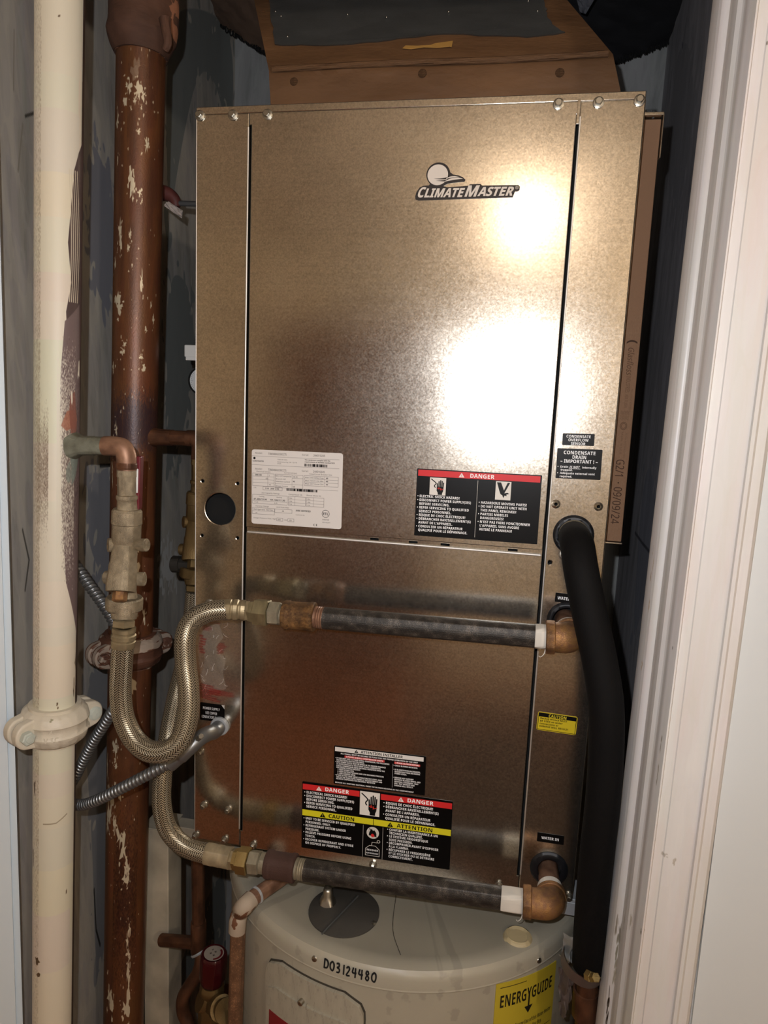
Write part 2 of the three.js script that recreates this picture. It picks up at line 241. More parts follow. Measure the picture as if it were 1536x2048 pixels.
// the wall that holds the closet door, and the room in front of it
struct('wall_front_left', box(HX0, -0.258, 0, TOP, 0.07, FZ), M.wallPaint);
struct('wall_front_right', box(0.6911, HX1, 0, TOP, 0.07, FZ), M.wallPaint);
struct('wall_front_header', box(-0.235, 0.6911, 2.25, TOP, 0.07, FZ), M.wallPaint);
struct('wall_room_left', box(HX0 - 0.1, HX0, 0, TOP, 0.07, HZ + 0.1), M.hallPaint);
struct('wall_room_right', box(HX1, HX1 + 0.1, 0, TOP, 0.07, HZ + 0.1), M.hallPaint);
struct('wall_room_far', box(HX0, HX1, 0, TOP, HZ, HZ + 0.1), M.hallPaint);
{ // brown wooden door in the far wall of the room, mirrored by the cabinet front
  const d = new THREE.Group(); d.name = 'door_1'; d.userData.kind = 'structure'; scene.add(d);
  M.wood = std({ color: 0x8a5c38, roughness: 0.5 }); M.woodDark = std({ color: 0x6f4628, roughness: 0.5 });
  part('door_leaf', box(-1.02, -0.14, 0.01, 2.06, HZ - 0.045, HZ - 0.005, 0.003), M.wood, d); for (const [a, b] of [[0.2, 0.95], [1.1, 1.92]]) for (const x of [-0.92, -0.53]) part('door_panel', box(x, x + 0.3, a, b, HZ - 0.053, HZ - 0.04, 0.004), M.woodDark, d);
  part('door_frame', merge([box(-1.1, -1.025, 0, 2.14, HZ - 0.06, HZ), box(-0.135, -0.06, 0, 2.14, HZ - 0.06, HZ), box(-1.025, -0.135, 2.065, 2.14, HZ - 0.06, HZ)]), M.woodDark, d); part('door_handle', tubeBetween([-0.22, 1.0, HZ - 0.09], [-0.22, 1.0, HZ - 0.045], 0.022, 20), M.brass, d);
}
solo('added_dark_mat', box(0.02, 1.0, 0.001, 0.012, 1.25, 2.9, 0.004), std({ color: 0x3a2f2a, roughness: 1, bumpMap: rep(grain, 6), bumpScale: 0.002 }), 'added dark mat on the room floor, unseen, darkens the mirror image in the cabinet front', 'added_dark_mat');  // unseen, added to darken what the lower right panel mirrors
// door jamb on the left: a stepped board; casing on the right: jamb edge, stop, bead and flat
const leanZ = (m, x, a) => { m.geometry.translate(-x, -1.55, 0); m.position.set(x, 1.55, 0); m.rotation.z = a; return m; };
const jambL = struct('trim_1', upright([[-0.222, 0.1], [-0.2009, 0.128], [-0.2085, 0.132], [-0.2043, 0.138], [-0.2529, 0.15], [-0.34, 0.15], [-0.34, 0.1]], 0, 2.3), M.trimDaylightTint);
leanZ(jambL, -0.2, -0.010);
const jambR = struct('trim_2', upright([[0.74, 0.066], [0.612, 0.072], [0.609, 0.085], [0.6111, 0.1], [0.6115, 0.106], [0.6134, 0.11], [0.6181, 0.113], [0.6207, 0.113], [0.6201, 0.126], [0.6202, 0.14], [0.6209, 0.144], [0.6247, 0.147], [0.6258, 0.149], [0.6242, 0.165],
  [0.6255, 0.172], [0.6275, 0.178], [0.6289, 0.182], [0.6304, 0.182], [0.6325, 0.177], [0.6413, 0.178], [0.6423, 0.1795], [0.6708, 0.183], [0.6715, 0.187], [0.6751, 0.187], [0.6779, 0.184], [0.6861, 0.184], [0.6894, 0.181], [0.6965, 0.16], [0.74, 0.16]], 0, 2.3), M.trim);
leanZ(jambR, 0.6, -0.012);
struct('trim_3', box(-0.3, 0.74, 2.25, 2.33, 0.07, 0.19, 0.004), M.trim);

// ---------------------------------------------------------------- lamps
for (const [lx, lz, power, lab] of [[LAMP.at[0], LAMP.at[2], LAMP.power, 'small white dome ceiling lamp glowing warm, straight behind the phone'], [1.72, 2.3, 2.5, 'added unseen dome ceiling lamp that brightens the room from the far right']]) { // room lamp, and an unseen second one added to brighten the hall
  const t = thing('ceiling_lamp', lab, 'lamp');
  part('shade', lathe([lx, 2.50, lz], [lx, 2.40, lz], [[0, 0.075], [0.03, 0.075], [0.06, 0.06], [0.08, 0.035], [0.086, 0]]), std({ color: 0xfff0dd, emissive: 0xffd2a0, emissiveIntensity: 13 }), t);
  part('base', lathe([lx, 2.6, lz], [lx, 2.49, lz], [[0, 0], [0, 0.09], [0.08, 0.09], [0.099, 0.078], [0.1, 0]]), M.whitePlastic, t);
  const l = new THREE.PointLight(LAMP.color, power); l.position.set(lx, LAMP.at[1], lz); l.castShadow = true; l.shadow.radius = 2.2; scene.add(l); rebase(t);
}
{ // the phone whose flash lights the closet: its lens is where the picture is taken from
  const t = thing('phone', 'black phone with a lit flash held up in front of the closet', 'phone');
  const F = FLASH.at;
  part('body', box(F[0] - 0.03, F[0] + 0.05, F[1] - 0.13, F[1] + 0.02, F[2] + 0.022, F[2] + 0.031, 0.004), std({ color: 0x151517, roughness: 0.4 }), t);
  part('flash_lamp', lathe([F[0], F[1], F[2] + 0.0225], [F[0], F[1], F[2] + 0.02], [[0, 0.004], [0.002, 0.004], [0.0025, 0.003], [0.0025, 0]]), std({ color: 0xffffff, emissive: 0xfff3e6, emissiveIntensity: 60 }), t);
  const l = new THREE.SpotLight(FLASH.color, FLASH.power, 0, 1.4, 0.5); l.position.set(F[0], F[1], F[2] + 0.018); l.target.position.set(F[0] - 0.17, F[1] - 0.16, F[2] - 1); l.castShadow = true; l.shadow.radius = 0.22; scene.add(l, l.target); rebase(t);
}

// ---------------------------------------------------------------- the metal unit
const UX = 0.569, UY = 0.97, UT = UY + 1.0536;
const tri = (g, x, y, s, fill, ink) => { g.fillStyle = fill; g.beginPath(); g.moveTo(x, y - s); g.lineTo(x + s * 0.62, y); g.lineTo(x - s * 0.62, y); g.closePath(); g.fill(); g.fillStyle = ink; g.font = 'bold ' + s * 0.72 + 'px sans-serif'; g.textAlign = 'center'; g.fillText('!', x, y - s * 0.1); };
const txt = (g, s, x, y, size, o = {}) => { g.save(); g.fillStyle = o.c ?? '#fff'; g.font = (o.w ?? 'bold') + ' ' + size + 'px sans-serif'; g.textAlign = o.a ?? 'left'; g.translate(x, y); const m = g.measureText(s).width; g.scale(o.W ? o.W / m : (o.k ?? 1), 1); g.fillText(s, 0, 0); g.restore(); };
const lines = (g, list, x, y, dy, size, o) => list.forEach((s, i) => { const b = s[0] === '*'; if (b) txt(g, '•', x, y + i * dy, size, o); txt(g, b ? s.slice(1) : s, x + size * 0.62, y + i * dy, size, o); });
function handIcon(g, x, y, w, h) {
  g.fillStyle = '#e4e0d8'; g.fillRect(x, y, w, h); g.save(); g.translate(x, y); g.scale(w / 190, h / 230);
  g.strokeStyle = '#111'; g.fillStyle = '#111'; g.lineCap = 'round'; g.lineWidth = 11; g.beginPath(); g.moveTo(18, 22); g.lineTo(66, 62); g.quadraticCurveTo(82, 78, 62, 96); g.quadraticCurveTo(48, 112, 66, 128); g.stroke();
  g.lineWidth = 13; for (const [a, b, c, d] of [[92, 130, 88, 78], [108, 120, 108, 50], [125, 118, 127, 36], [142, 120, 145, 46], [157, 128, 161, 66]]) { g.beginPath(); g.moveTo(a, b); g.lineTo(c, d); g.stroke(); }
  g.beginPath(); g.moveTo(84, 118); g.lineTo(164, 118); g.lineTo(160, 176); g.lineTo(150, 200); g.lineTo(148, 224); g.lineTo(98, 224); g.lineTo(98, 198); g.lineTo(84, 172); g.fill();
  g.strokeStyle = '#e03a2e'; g.lineWidth = 6; g.beginPath(); g.moveTo(90, 140); g.lineTo(112, 130); g.lineTo(106, 148); g.lineTo(134, 138); g.lineTo(128, 160); g.lineTo(164, 148); g.stroke(); g.restore();
}
function label(name, q, px, draw, parent, o = {}) {
  const [cx, cy, w, h, rot] = q, g = sheet(roundRect(0, 0, w, h, o.r ?? 0.0012), 0, 0.0005, 0, 6);
  const p = g.attributes.position, u = g.attributes.uv; for (let i = 0; i < p.count; i++) u.setXY(i, p.getX(i) / w + 0.5, p.getY(i) / h + 0.5);
  const m = part(name, g, new THREE.MeshPhysicalMaterial({ map: canvasTex(px, Math.round(px * h / w), draw), roughness: o.rough ?? 0.35, specularIntensity: 0.35 }), parent, o.label);
  m.position.set(cx, cy, 0.0006); m.rotation.z = rot; return m;
}
const unit = thing('heat_pump_unit', 'tall galvanized sheet metal heat pump cabinet above the water heater', 'heat pump');
part('cabinet', box(0.003, UX - 0.003, UY + 0.003, UT - 0.003, -0.63, -0.03, 0.002), M.galvDull, unit);
part('inside', box(0.006, UX - 0.006, UY + 0.006, UT - 0.006, -0.03, -0.026), M.dark, unit, 'black sheet behind the front plates, stands in for the unlit inside of the cabinet');  // black colour stands in for the shade behind holes and gaps
// front posts with their holes
const PW = 0.0748, Y1 = UT - 0.009;
const leftShape = poly([[0, UY], [PW, UY], [PW, Y1], [0, Y1]]);
hole(leftShape, 0.0385, 1.4886, 0.0228);
for (const [x, y] of [[0.0115, 1.5271], [0.0645, 1.5269], [0.0111, 1.448], [0.0655, 1.4486]]) hole(leftShape, x, y, 0.0019);
const postL = part('front_post', sheet(leftShape, 0, 0.0032, 0.0014), M.galv, unit);
const rightShape = poly([[UX - PW, UY], [UX, UY], [UX, Y1], [UX - PW, Y1]]);
const G1 = [0.5283, 1.489], G2 = [0.5287, 1.3731], G3 = [0.5335, 1.0136];
hole(rightShape, ...G1, 0.0225); hole(rightShape, ...G2, 0.022); hole(rightShape, ...G3, 0.022);
hole(rightShape, 0.5015, 1.4501, 0.0024); hole(rightShape, 0.5031, 1.5279, 0.0024); hole(rightShape, 0.5563, 1.5284, 0.0024);
const postR = part('front_post', sheet(rightShape, 0, 0.0032, 0.0014), M.galv, unit);
for (const x of [0, UX - 0.0022]) part('post_return', box(x, x + 0.0022, UY, Y1, -0.034, -0.0012), M.galv, unit);
for (const x of [PW - 0.002, UX - PW + 0.0002]) part('post_flange', box(x, x + 0.0018, UY + 0.003, Y1 - 0.003, -0.024, -0.0012), M.galv, unit);
// upper and lower access panels, each with tabs that bridge the side gaps
const SEAM = 1.4623, GX = 0.0782;
const p0 = SEAM + 0.0035, tabT = 1.9996, tabB = UY + 0.026;
const panelU = part('access_panel', sheet(poly([[GX, p0], [UX - GX, p0], [UX - GX, tabT], [UX - PW - 0.0003, tabT], [UX - PW - 0.0003, Y1], [PW + 0.0003, Y1], [PW + 0.0003, tabT], [GX, tabT]]), 0.0004, 0.0022, 0.001), M.galv, unit, 'upper access panel');
const panelL = part('access_panel', sheet(poly([[GX, SEAM - 0.0035], [UX - GX, SEAM - 0.0035], [UX - GX, tabB], [UX - PW - 0.0003, tabB], [UX - PW - 0.0003, UY], [PW + 0.0003, UY], [PW + 0.0003, tabB], [GX, tabB]]), 0, 0.0022, 0.001), M.galv, unit, 'lower access panel');
for (const [y0, y1] of [[p0, Y1], [UY, SEAM - 0.0035]]) for (const x of [GX, UX - GX - 0.0018]) part('panel_return', box(x, x + 0.0018, y0 + 0.002, y1 - 0.002, -0.022, -0.0014), M.galv, unit);
const flange = poly([[GX, SEAM - 0.006], [UX - GX, SEAM - 0.006], [UX - GX, SEAM + 0.006], [GX, SEAM + 0.006]]);
for (const x of [0.2643, 0.3184, 0.3621, 0.4525]) { const h = new THREE.Path(); h.moveTo(x - 0.006, SEAM - 0.0016); h.lineTo(x - 0.006, SEAM + 0.0016); h.lineTo(x + 0.006, SEAM + 0.0016); h.lineTo(x + 0.006, SEAM - 0.0016); h.closePath(); flange.holes.push(h); }
part('seam_flange', sheet(flange, -0.0026, 0.0016, 0.0005), M.galv, unit);
part('panel_lip', tubeBetween([GX + 0.002, SEAM - 0.0036, -0.0006], [UX - GX - 0.002, SEAM - 0.0036, -0.0004], 0.0016, 14), M.galvEdge, panelL);
for (const [x, p] of [[PW - 0.0011, postL], [UX - PW + 0.0011, postR]]) part('post_lip', tubeBetween([x, tabB + 0.002, -0.0006], [x, tabT - 0.002, -0.0006], 0.00115, 12), M.galvEdge, p);
part('post_lip', tubeBetween([0.0009, UY + 0.002, -0.0008], [0.0009, Y1 - 0.002, -0.0008], 0.001, 12), M.galvEdge, postL);
part('top_cap', box(0.0005, UX - 0.0005, Y1 - 0.0003, UT, -0.633, 0.0006, 0.0011), M.galv, unit);
part('top_flange', sheet(poly([[0.4907, Y1 - 0.026], [0.4942, Y1 - 0.026], [0.4945, Y1 + 0.002], [0.491, Y1 + 0.002]]), 0.0009, 0.0016, 0.0005), M.galv, unit);
// hex washer-head screws
const screwGeo = merge([lathe([0, 0, 0], [0, 0, 0.002], [[0, 0.0066], [0.0008, 0.0066], [0.0018, 0.0052], [0.002, 0.004]], { seg: 24 }), hexNut([0, 0, 0.0012], [0, 0, 0.0062], 0.0044, 0.3), lathe([0, 0, 0.0055], [0, 0, 0.0066], [[0, 0.0036], [0.0008, 0.0034], [0.001, 0.0022], [0.0006, 0]], { seg: 18 })]);
const longScrew = merge([lathe([0, 0, 0], [0, 0, 0.002], [[0, 0.0058], [0.0008, 0.0058], [0.0016, 0.0046], [0.002, 0.003]], { seg: 24 }), hexNut([0, 0, 0.0012], [0, 0, 0.0075], 0.0038, 0.3)]);
for (const [x, y] of [[0.0059, 2.0132], [0.0523, 2.0124], [0.0999, 2.0116], [0.4684, 2.0121], [0.5149, 2.0122], [0.5615, 2.0129]]) part('screw', screwGeo, M.screw, unit).position.set(x, y, 0.0006);
for (const [x, y] of [[0.0162, 1.0284], [0.0561, 1.0273], [0.0032, 0.9762], [0.0509, 0.9767], [0.0971, 0.9754], [0.2831, 0.9752], [0.4667, 0.9766], [0.563, 0.9774], [0.0101, 1.115], [0.0225, 1.3485], [0.5179, 1.4615]]) part('screw', longScrew, M.screw, unit).position.set(x, y, 0.0004);
for (const [x, y] of [[0.5031, 1.5279], [0.5563, 1.5284]]) part('punched_hole', lathe([x, y, -0.001], [x, y, 0.004], [[0, 0.0024], [0.0042, 0.0024], [0.005, 0.003], [0.0042, 0.0036], [0.0012, 0.0058], [0.001, 0.0058]], { seg: 24, crease: 1.2 }), M.galv, postR);
const ring = (x, y, ri, ro) => lathe([x, y, -0.004], [x, y, 0.006], [[0, ri], [0.0065, ri], [0.0072, ri + 0.001], [0.0068, ro - 0.003], [0.0052, ro - 0.0005], [0.0042, ro], [0.0042, ri]], { crease: 0.9 });
part('grommet', ring(...G1, 0.0195, 0.0262), M.rubber, postR); part('grommet', ring(...G2, 0.0185, 0.0258), M.rubber, postR); part('grommet', ring(...G3, 0.0156, 0.0262), M.rubber, postR);

// ---------- labels
label('rating_plate', [0.1515,1.5247,0.1313,0.1049,0.0116], 1024, (g, w, h) => {
  g.fillStyle = '#d9d4cf'; g.fillRect(0, 0, w, h); const S = w / 1330, L = (x0, y0, x1, y1, t = 2.5) => { g.strokeStyle = '#4a4644'; g.lineWidth = t * S; g.beginPath(); g.moveTo(x0 * S, y0 * S); g.lineTo(x1 * S, y1 * S); g.stroke(); }, B = (x, y, a, b) => { g.strokeStyle = '#3a3634'; g.lineWidth = 3 * S; g.strokeRect(x * S, y * S, a * S, b * S); };
  const T = (s, x, y, z, k = '#2b2826', W, wt = 'normal') => txt(g, s, x * S, y * S, z * S, { c: k, w: wt, W: W && W * S });
  const bars = (x, y, a, b, n) => { let c = x; g.fillStyle = '#151312'; for (let i = 0; i < n; i++) { const t = 4 + rnd() * (a / n * 1.1 - 4); g.fillRect(c * S, y * S, t * S, b * S); c += a / n; } };
  for (const y of [0, 225]) { T('Model:', 50, 60 + y, 34, '#6a6663', 110); T('TSM048AGC00CCTS', 245, 66 + y, 40, '#2b2826', 270); T('Serial:', 740, 58 + y, 34, '#6a6663', 100); T('244010245', 905, 60 + y, 40, '#2b2826', 170); }
  L(0, 92, 1280, 92); L(0, 216, 1280, 216);
  g.fillStyle = '#111'; g.beginPath(); g.arc(40 * S, 122 * S, 17 * S, 0, 7); g.fill(); T('CLIMATEMASTER', 14, 170, 22, '#111', 165, 'bold');
  T('7300 SW 44th', 378, 135, 22, '#5a5653', 150); T('Oklahoma City, OK  73179', 378, 168, 22, '#5a5653', 290); T('USA', 378, 192, 20, '#5a5653', 60);
  T('This equipment complies with the', 780, 122, 22, '#2b2826', 370, 'bold'); T('requirements of ASHRAE standard 90.1', 780, 150, 22, '#2b2826', 440, 'bold'); bars(780, 168, 330, 38, 22);
  T('Electrical Service', 70, 318, 26, '#5a5653', 210); T('Current (Amps)', 480, 318, 26, '#5a5653', 190); T('Time/Circuit Breaker Size', 850, 318, 26, '#5a5653', 330);
  B(14, 335, 320, 180); for (const y of [378, 422, 466]) L(14, y, 334, y); L(242, 335, 242, 515); T('208/230', 50, 370, 30, '#222', 100, 'bold'); T('60', 210, 414, 28, '#222'); T('1', 254, 370, 28); T('PH', 258, 500, 24);
  B(350, 335, 410, 190); L(600, 335, 600, 525); L(600, 380, 760, 380); L(350, 470, 760, 470); T('Min CKT Ampacity', 356, 368, 24, '#333', 235); T('Branch CKT', 360, 410, 24, '#333', 150); T('Selection Current', 360, 446, 24, '#333', 210); T('Blower Current', 360, 510, 24, '#333', 180); T('28.30', 612, 370, 26, '#222', 70); T('40', 612, 436, 28, '#222', 30, 'bold'); T('4.0', 612, 510, 28, '#222', 30, 'bold');
  B(780, 335, 490, 140); for (const y of [380, 424]) L(780, y, 1270, y); L(1075, 335, 1075, 475); for (const [s, y] of [['Max Time Delay Fuse', 368], ['Max HACR Ckt Bkr', 412], ['Max CKT Fuse CSA', 456]]) { T(s, 790, y, 24, '#333', 270); T('40', 1092, y, 28, '#222', 32, 'bold'); }
  L(780, 525, 1270, 525); T('LRA', 30, 550, 24, '#8a8683'); B(170, 520, 285, 48); T('115  208 230', 200, 555, 28, '#222', 210, 'bold'); bars(520, 528, 460, 34, 30);
  T('ISO Capacity Ratings', 150, 620, 26, '#5a5653', 270); T('Compressor (3)', 550, 620, 26, '#5a5653', 200); T('Blower Motor (3)', 815, 620, 26, '#5a5653', 210);
  B(14, 640, 520, 128); L(14, 728, 534, 728); T('Cooling', 110, 672, 24, '#5a5653'); T('Heating', 370, 672, 24, '#5a5653'); T('47.400/13.90', 30, 716, 30, '#222', 200, 'bold'); T('59.100/17.30', 280, 716, 30, '#222', 220, 'bold'); T('11.60', 40, 758, 24); T('4.20', 340, 758, 24);
  B(550, 640, 250, 128); L(645, 640, 645, 768); for (const y of [684, 728]) { L(550, y, 800, y); L(815, y, 1070, y); } B(815, 640, 255, 128); L(915, 640, 915, 768); for (const x of [565, 830]) { T('RLA', x, 674, 24); T('LRA', x, 718, 24); T('FLA', x, 760, 24); }
  T('Factory Charge', 60, 812, 26, '#5a5653', 200); T('Unit Fuse Max', 370, 812, 26, '#5a5653', 190); B(14, 828, 330, 92); L(14, 874, 344, 874); T('Refrigerant  R410A', 30, 862, 26, '#333', 290); T('oz', 60, 910, 26); B(350, 832, 255, 50); T('40', 455, 868, 28, '#222'); T('AHRI CERTIFIED', 660, 850, 34, '#222', 220, 'bold'); T('Conforms to', 660, 905, 22, '#5a5653', 130);
  g.strokeStyle = '#222'; g.lineWidth = 6 * S; g.beginPath(); g.arc(1098 * S, 858 * S, 52 * S, 0, 7); g.stroke(); T('ETL', 1058, 876, 50, '#222', 80, 'bold'); T('Intertek', 1050, 950, 26, '#333', 100); T('3014291', 1050, 990, 24, '#555', 120);
  T('Design Pressure PSIG: High', 30, 985, 24, '#5a5653', 340); B(380, 960, 90, 42); T('600', 395, 992, 26, '#222'); T('Low', 490, 990, 24); B(545, 960, 90, 42); T('350', 560, 992, 26, '#222'); T('C E', 920, 1040, 40, '#222', 60, 'bold');
}, panelU, { r: 0.004, rough: 0.5, label: 'white rating plate with printed tables' });
label('warning_label', [0.4013,1.5183,0.1636,0.0912,0.0041], 1024, (g, w, h) => {
  const S = w / 1370; g.scale(S, S); g.fillStyle = '#0a0909'; g.fillRect(0, 0, 1370, 800); g.fillStyle = '#d83a3e'; g.fillRect(14, 12, 1340, 70);
  tri(g, 500, 74, 52, '#f2e8e4', '#d83a3e'); txt(g, 'DANGER', 590, 71, 62, { W: 270 }); handIcon(g, 150, 92, 182, 196);
  g.fillStyle = '#e4e0d8'; g.fillRect(880, 92, 168, 205); g.fillStyle = '#111'; g.beginPath(); g.moveTo(892, 104); g.lineTo(936, 104); g.lineTo(972, 190); g.lineTo(1008, 104); g.lineTo(1034, 104); g.lineTo(978, 222); g.lineTo(1012, 214); g.lineTo(1032, 226); g.lineTo(1000, 234); g.lineTo(1006, 252); g.lineTo(982, 246); g.lineTo(970, 276); g.lineTo(958, 246); g.lineTo(936, 232); g.lineTo(922, 196); g.fill();
  g.fillStyle = '#d8d4cc'; g.fillRect(681, 96, 4, 640);
  lines(g, ['*ELECTRIC SHOCK HAZARD!', '*DISCONNECT POWER SUPPLY(IES)', 'BEFORE SERVICING.', '*REFER SERVICING TO QUALIFIED', 'SERVICE PERSONNEL.', '*RISQUE DE CHOC ÉLECTRIQUE!', '*DÉBRANCHER RAVITAILLEMENT(S)', "AVANT DE L'APPAREIL.", '*CONSULTER UN RÉPARATEUR', 'QUALIFIÉ POUR LE DÉPANNAGE.'], 16, 322, 43, 39, { k: 0.93 });
  lines(g, ['*HAZARDOUS MOVING PARTS!', '*DO NOT OPERATE UNIT WITH', 'THIS PANEL REMOVED!', '*PARTIES MOBILES', 'DANGEREUSES!', "*N'EST PAS FAIRE FONCTIONNER", "L'APPAREIL SANS AVOIRE", 'RETIRÉ LE PANNEAU!'], 704, 352, 43, 39, { k: 0.93 });
}, panelU, { label: 'black danger label with a red band' });
label('warning_label', [0.2836,1.0394,0.2225,0.1063,0.0135], 1024, (g, w, h) => {
  const S = w / 1390; g.scale(S, S); g.fillStyle = '#0a0909'; g.fillRect(0, 0, 1390, 700); g.fillStyle = '#cf2f30'; g.fillRect(5, 20, 538, 56); g.fillRect(740, 20, 645, 56); g.fillStyle = '#d8cf2a'; g.fillRect(4, 275, 672, 60); g.fillRect(681, 275, 705, 60);
  tri(g, 160, 70, 44, '#efe6e2', '#cf2f30'); txt(g, 'DANGER', 215, 66, 50, { W: 230 }); tri(g, 925, 70, 44, '#efe6e2', '#cf2f30'); txt(g, 'DANGER', 980, 66, 50, { W: 240 }); handIcon(g, 548, 16, 184, 232);
  tri(g, 200, 328, 44, '#111', '#d8cf2a'); txt(g, 'CAUTION', 254, 325, 52, { W: 250, c: '#111' }); tri(g, 835, 328, 44, '#111', '#d8cf2a'); txt(g, 'ATTENTION', 895, 325, 52, { W: 330, c: '#111' });
  lines(g, ['*ELECTRICAL SHOCK HAZARD!', '*DISCONNECT POWER SUPPLY(IES)', 'BEFORE SERVICING.', '*REFER SERVICING TO QUALIFIED', 'SERVICE PERSONNEL.'], 20, 112, 35, 33, { k: 0.86 });
  lines(g, ['*RISQUE DE CHOC ÉLECTRIQUE!', '*DÉBRANCHER RAVITAILLEMENT(S)', "AVANT DE L'APPAREIL.", '*CONSULTER UN RÉPARATEUR', 'QUALIFIÉ POUR LE DÉPANNAGE.'], 766, 112, 37, 33, { k: 0.9 });
  lines(g, ['*UNIT TO BE SERVICED BY QUALIFIED', 'PERSONNEL ONLY.', '*REFRIGERANT SYSTEM UNDER', 'PRESSURE.', '*RELIEVE PRESSURE BEFORE USING', 'TORCH.', '*RECOVER REFRIGERANT AND STORE', 'OR DISPOSE OF PROPERLY.'], 16, 372, 35, 31, { k: 0.88 });
  lines(g, ['*CONFIER LA MAINTENANCE À UN', 'TECHNICIEN QUALIFIÉ.', '*LE SYSTÈME FRIGORIFIQUE', 'SOUS PRESSION.', "*DÉCOMPRIMER AVANT D'EXPOSER", 'À LA FLAMME.', '*RÉCUPERER LE FRIGORIGÈNE', 'ET LE STOCKER OU LE DÉTRUIRE', 'CORRECTEMENT.'], 808, 366, 33, 31, { k: 0.9 });
  g.fillStyle = '#d8d4cc'; g.fillRect(584, 345, 3, 320); g.fillRect(768, 345, 3, 320); g.strokeStyle = '#d8d4cc'; g.lineWidth = 8; g.beginPath(); g.arc(676, 412, 54, 0, 7); g.fillStyle = '#cfcac2'; g.fill(); g.stroke();
  g.fillStyle = '#111'; g.beginPath(); g.moveTo(640, 440); g.quadraticCurveTo(640, 400, 668, 372); g.quadraticCurveTo(672, 400, 690, 384); g.quadraticCurveTo(722, 420, 704, 450); g.fill(); g.fillStyle = '#cf2f30'; g.beginPath(); g.arc(676, 438, 17, 0, 7); g.fill(); g.strokeStyle = '#111'; g.lineWidth = 8; g.beginPath(); g.moveTo(644, 372); g.lineTo(712, 452); g.stroke();
  g.strokeStyle = '#d8d4cc'; g.lineWidth = 5; g.beginPath(); g.moveTo(612, 640); g.lineTo(612, 574); g.lineTo(650, 540); g.lineTo(704, 540); g.lineTo(742, 574); g.lineTo(742, 640); g.closePath(); g.stroke(); g.beginPath(); g.moveTo(668, 540); g.lineTo(672, 506); g.lineTo(720, 506); g.stroke(); g.beginPath(); g.arc(732, 492, 13, 0, 7); g.stroke(); txt(g, 'RECOVER', 622, 594, 24, { W: 110 }); txt(g, 'REFRIGERANT', 620, 622, 20, { W: 114 });
}, panelL, { label: 'black label with red and yellow bands' });
label('warning_label', [0.286,1.1253,0.1345,0.0593,0.0155], 820, (g, w, h) => {
  const S = w / 855; g.scale(S, S); g.fillStyle = '#0a0909'; g.fillRect(0, 0, 855, 400); g.fillStyle = '#e0ddd8'; g.fillRect(8, 10, 825, 42); tri(g, 210, 46, 30, '#111', '#e0ddd8'); txt(g, 'ATTENTION INSTALLER', 252, 44, 36, { W: 390, c: '#111' });
  txt(g, 'ALL PANELS MUST BE SECURED IN PLACE FOR THE PROPER OPERATION OF THE UNIT', 62, 76, 19, { W: 720 }); g.fillStyle = '#cf4a4a'; g.fillRect(100, 84, 376, 22); g.fillRect(566, 84, 238, 22); txt(g, '3 PHASE SCROLL COMPRESSOR UNITS', 112, 101, 18, { W: 350 }); txt(g, '3 PHASE BLOWER MOTORS', 576, 101, 18, { W: 220 });
  lines(g, ['*IF THIS UNIT USES A 3 PHASE SCROLL COMPRESSOR, THE FOLLOWING', 'INSTRUCTIONS MUST BE FOLLOWED:', '*UNIT POWER SUPPLY MUST BE WIRED IN THE PROPER SEQUENCE', 'TO AVOID DAMAGE TO THE 3 PHASE SCROLL COMPRESSOR.', 'SCROLL COMPRESSORS WITH INCORRECT ROTATION SHOW THE', 'FOLLOWING CHARACTERISTICS:', '   1. HIGH SOUND LEVEL', '   2. HIGH SUCTION PRESSURE AND LOW DISCHARGE PRESSURE', '   3. LOW CURRENT DRAW', '*IF ANY OF THE THREE ABOVE CHARACTERISTICS EXIST, SWAP', 'TWO OF THE THREE SUPPLY WIRES AT THE DISCONNECT AND', 'RECHECK COMPRESSOR FOR INCORRECT ROTATION'], 12, 124, 18.6, 18, { k: 0.84 });
  lines(g, ['*CHECK BLOWER ROTATION.', '', '*IF BLOWER RUNS BACKWARDS,', 'REVERSE ANY TWO INCOMING', 'POWER LEADS.', '', '*REMOVE ANY SUPPORT', 'BETWEEN BLOWER WHEEL AND', 'HOUSING; OTHERWISE, UNIT', 'WILL NOT OPERATE AND', 'DAMAGE WILL RESULT.'], 560, 128, 19.4, 18, { k: 0.9 }); g.fillStyle = '#bbb'; g.fillRect(552, 108, 3, 232); txt(g, 'REMOVE ALL SHIPPING MATERIAL FROM THE BLOWER HOUSING IN THE COMPARTMENT', 14, 366, 17, { W: 740 });
}, panelL, { label: 'black label with a white heading band' });
label('condensate_label', [0.5275,1.5814,0.0558,0.0386,0.015], 512, (g, w, h) => { const S = w / 655; g.scale(S, S); g.fillStyle = '#0a0909'; g.fillRect(0, 0, 655, 480); for (const [s, y, W] of [['CONDENSATE', 84, 470], ['DRAIN', 150, 210], ['– IMPORTANT ! –', 214, 550]]) txt(g, s, 328 - W / 2, y, 70, { W }); txt(g, '•', 18, 290, 44); txt(g, 'Drain', 58, 290, 44, { W: 120 }); txt(g, 'IS NOT', 190, 290, 44, { w: 'italic bold', W: 150 }); g.fillStyle = '#fff'; g.fillRect(186, 298, 170, 5); txt(g, 'internally', 378, 290, 44, { W: 208 }); txt(g, 'trapped.', 66, 336, 44, { W: 178 }); txt(g, '•', 18, 386, 44); txt(g, 'Adequate external vent', 60, 386, 44, { W: 510 }); txt(g, 'required.', 58, 436, 44, { W: 184 }); }, postR);
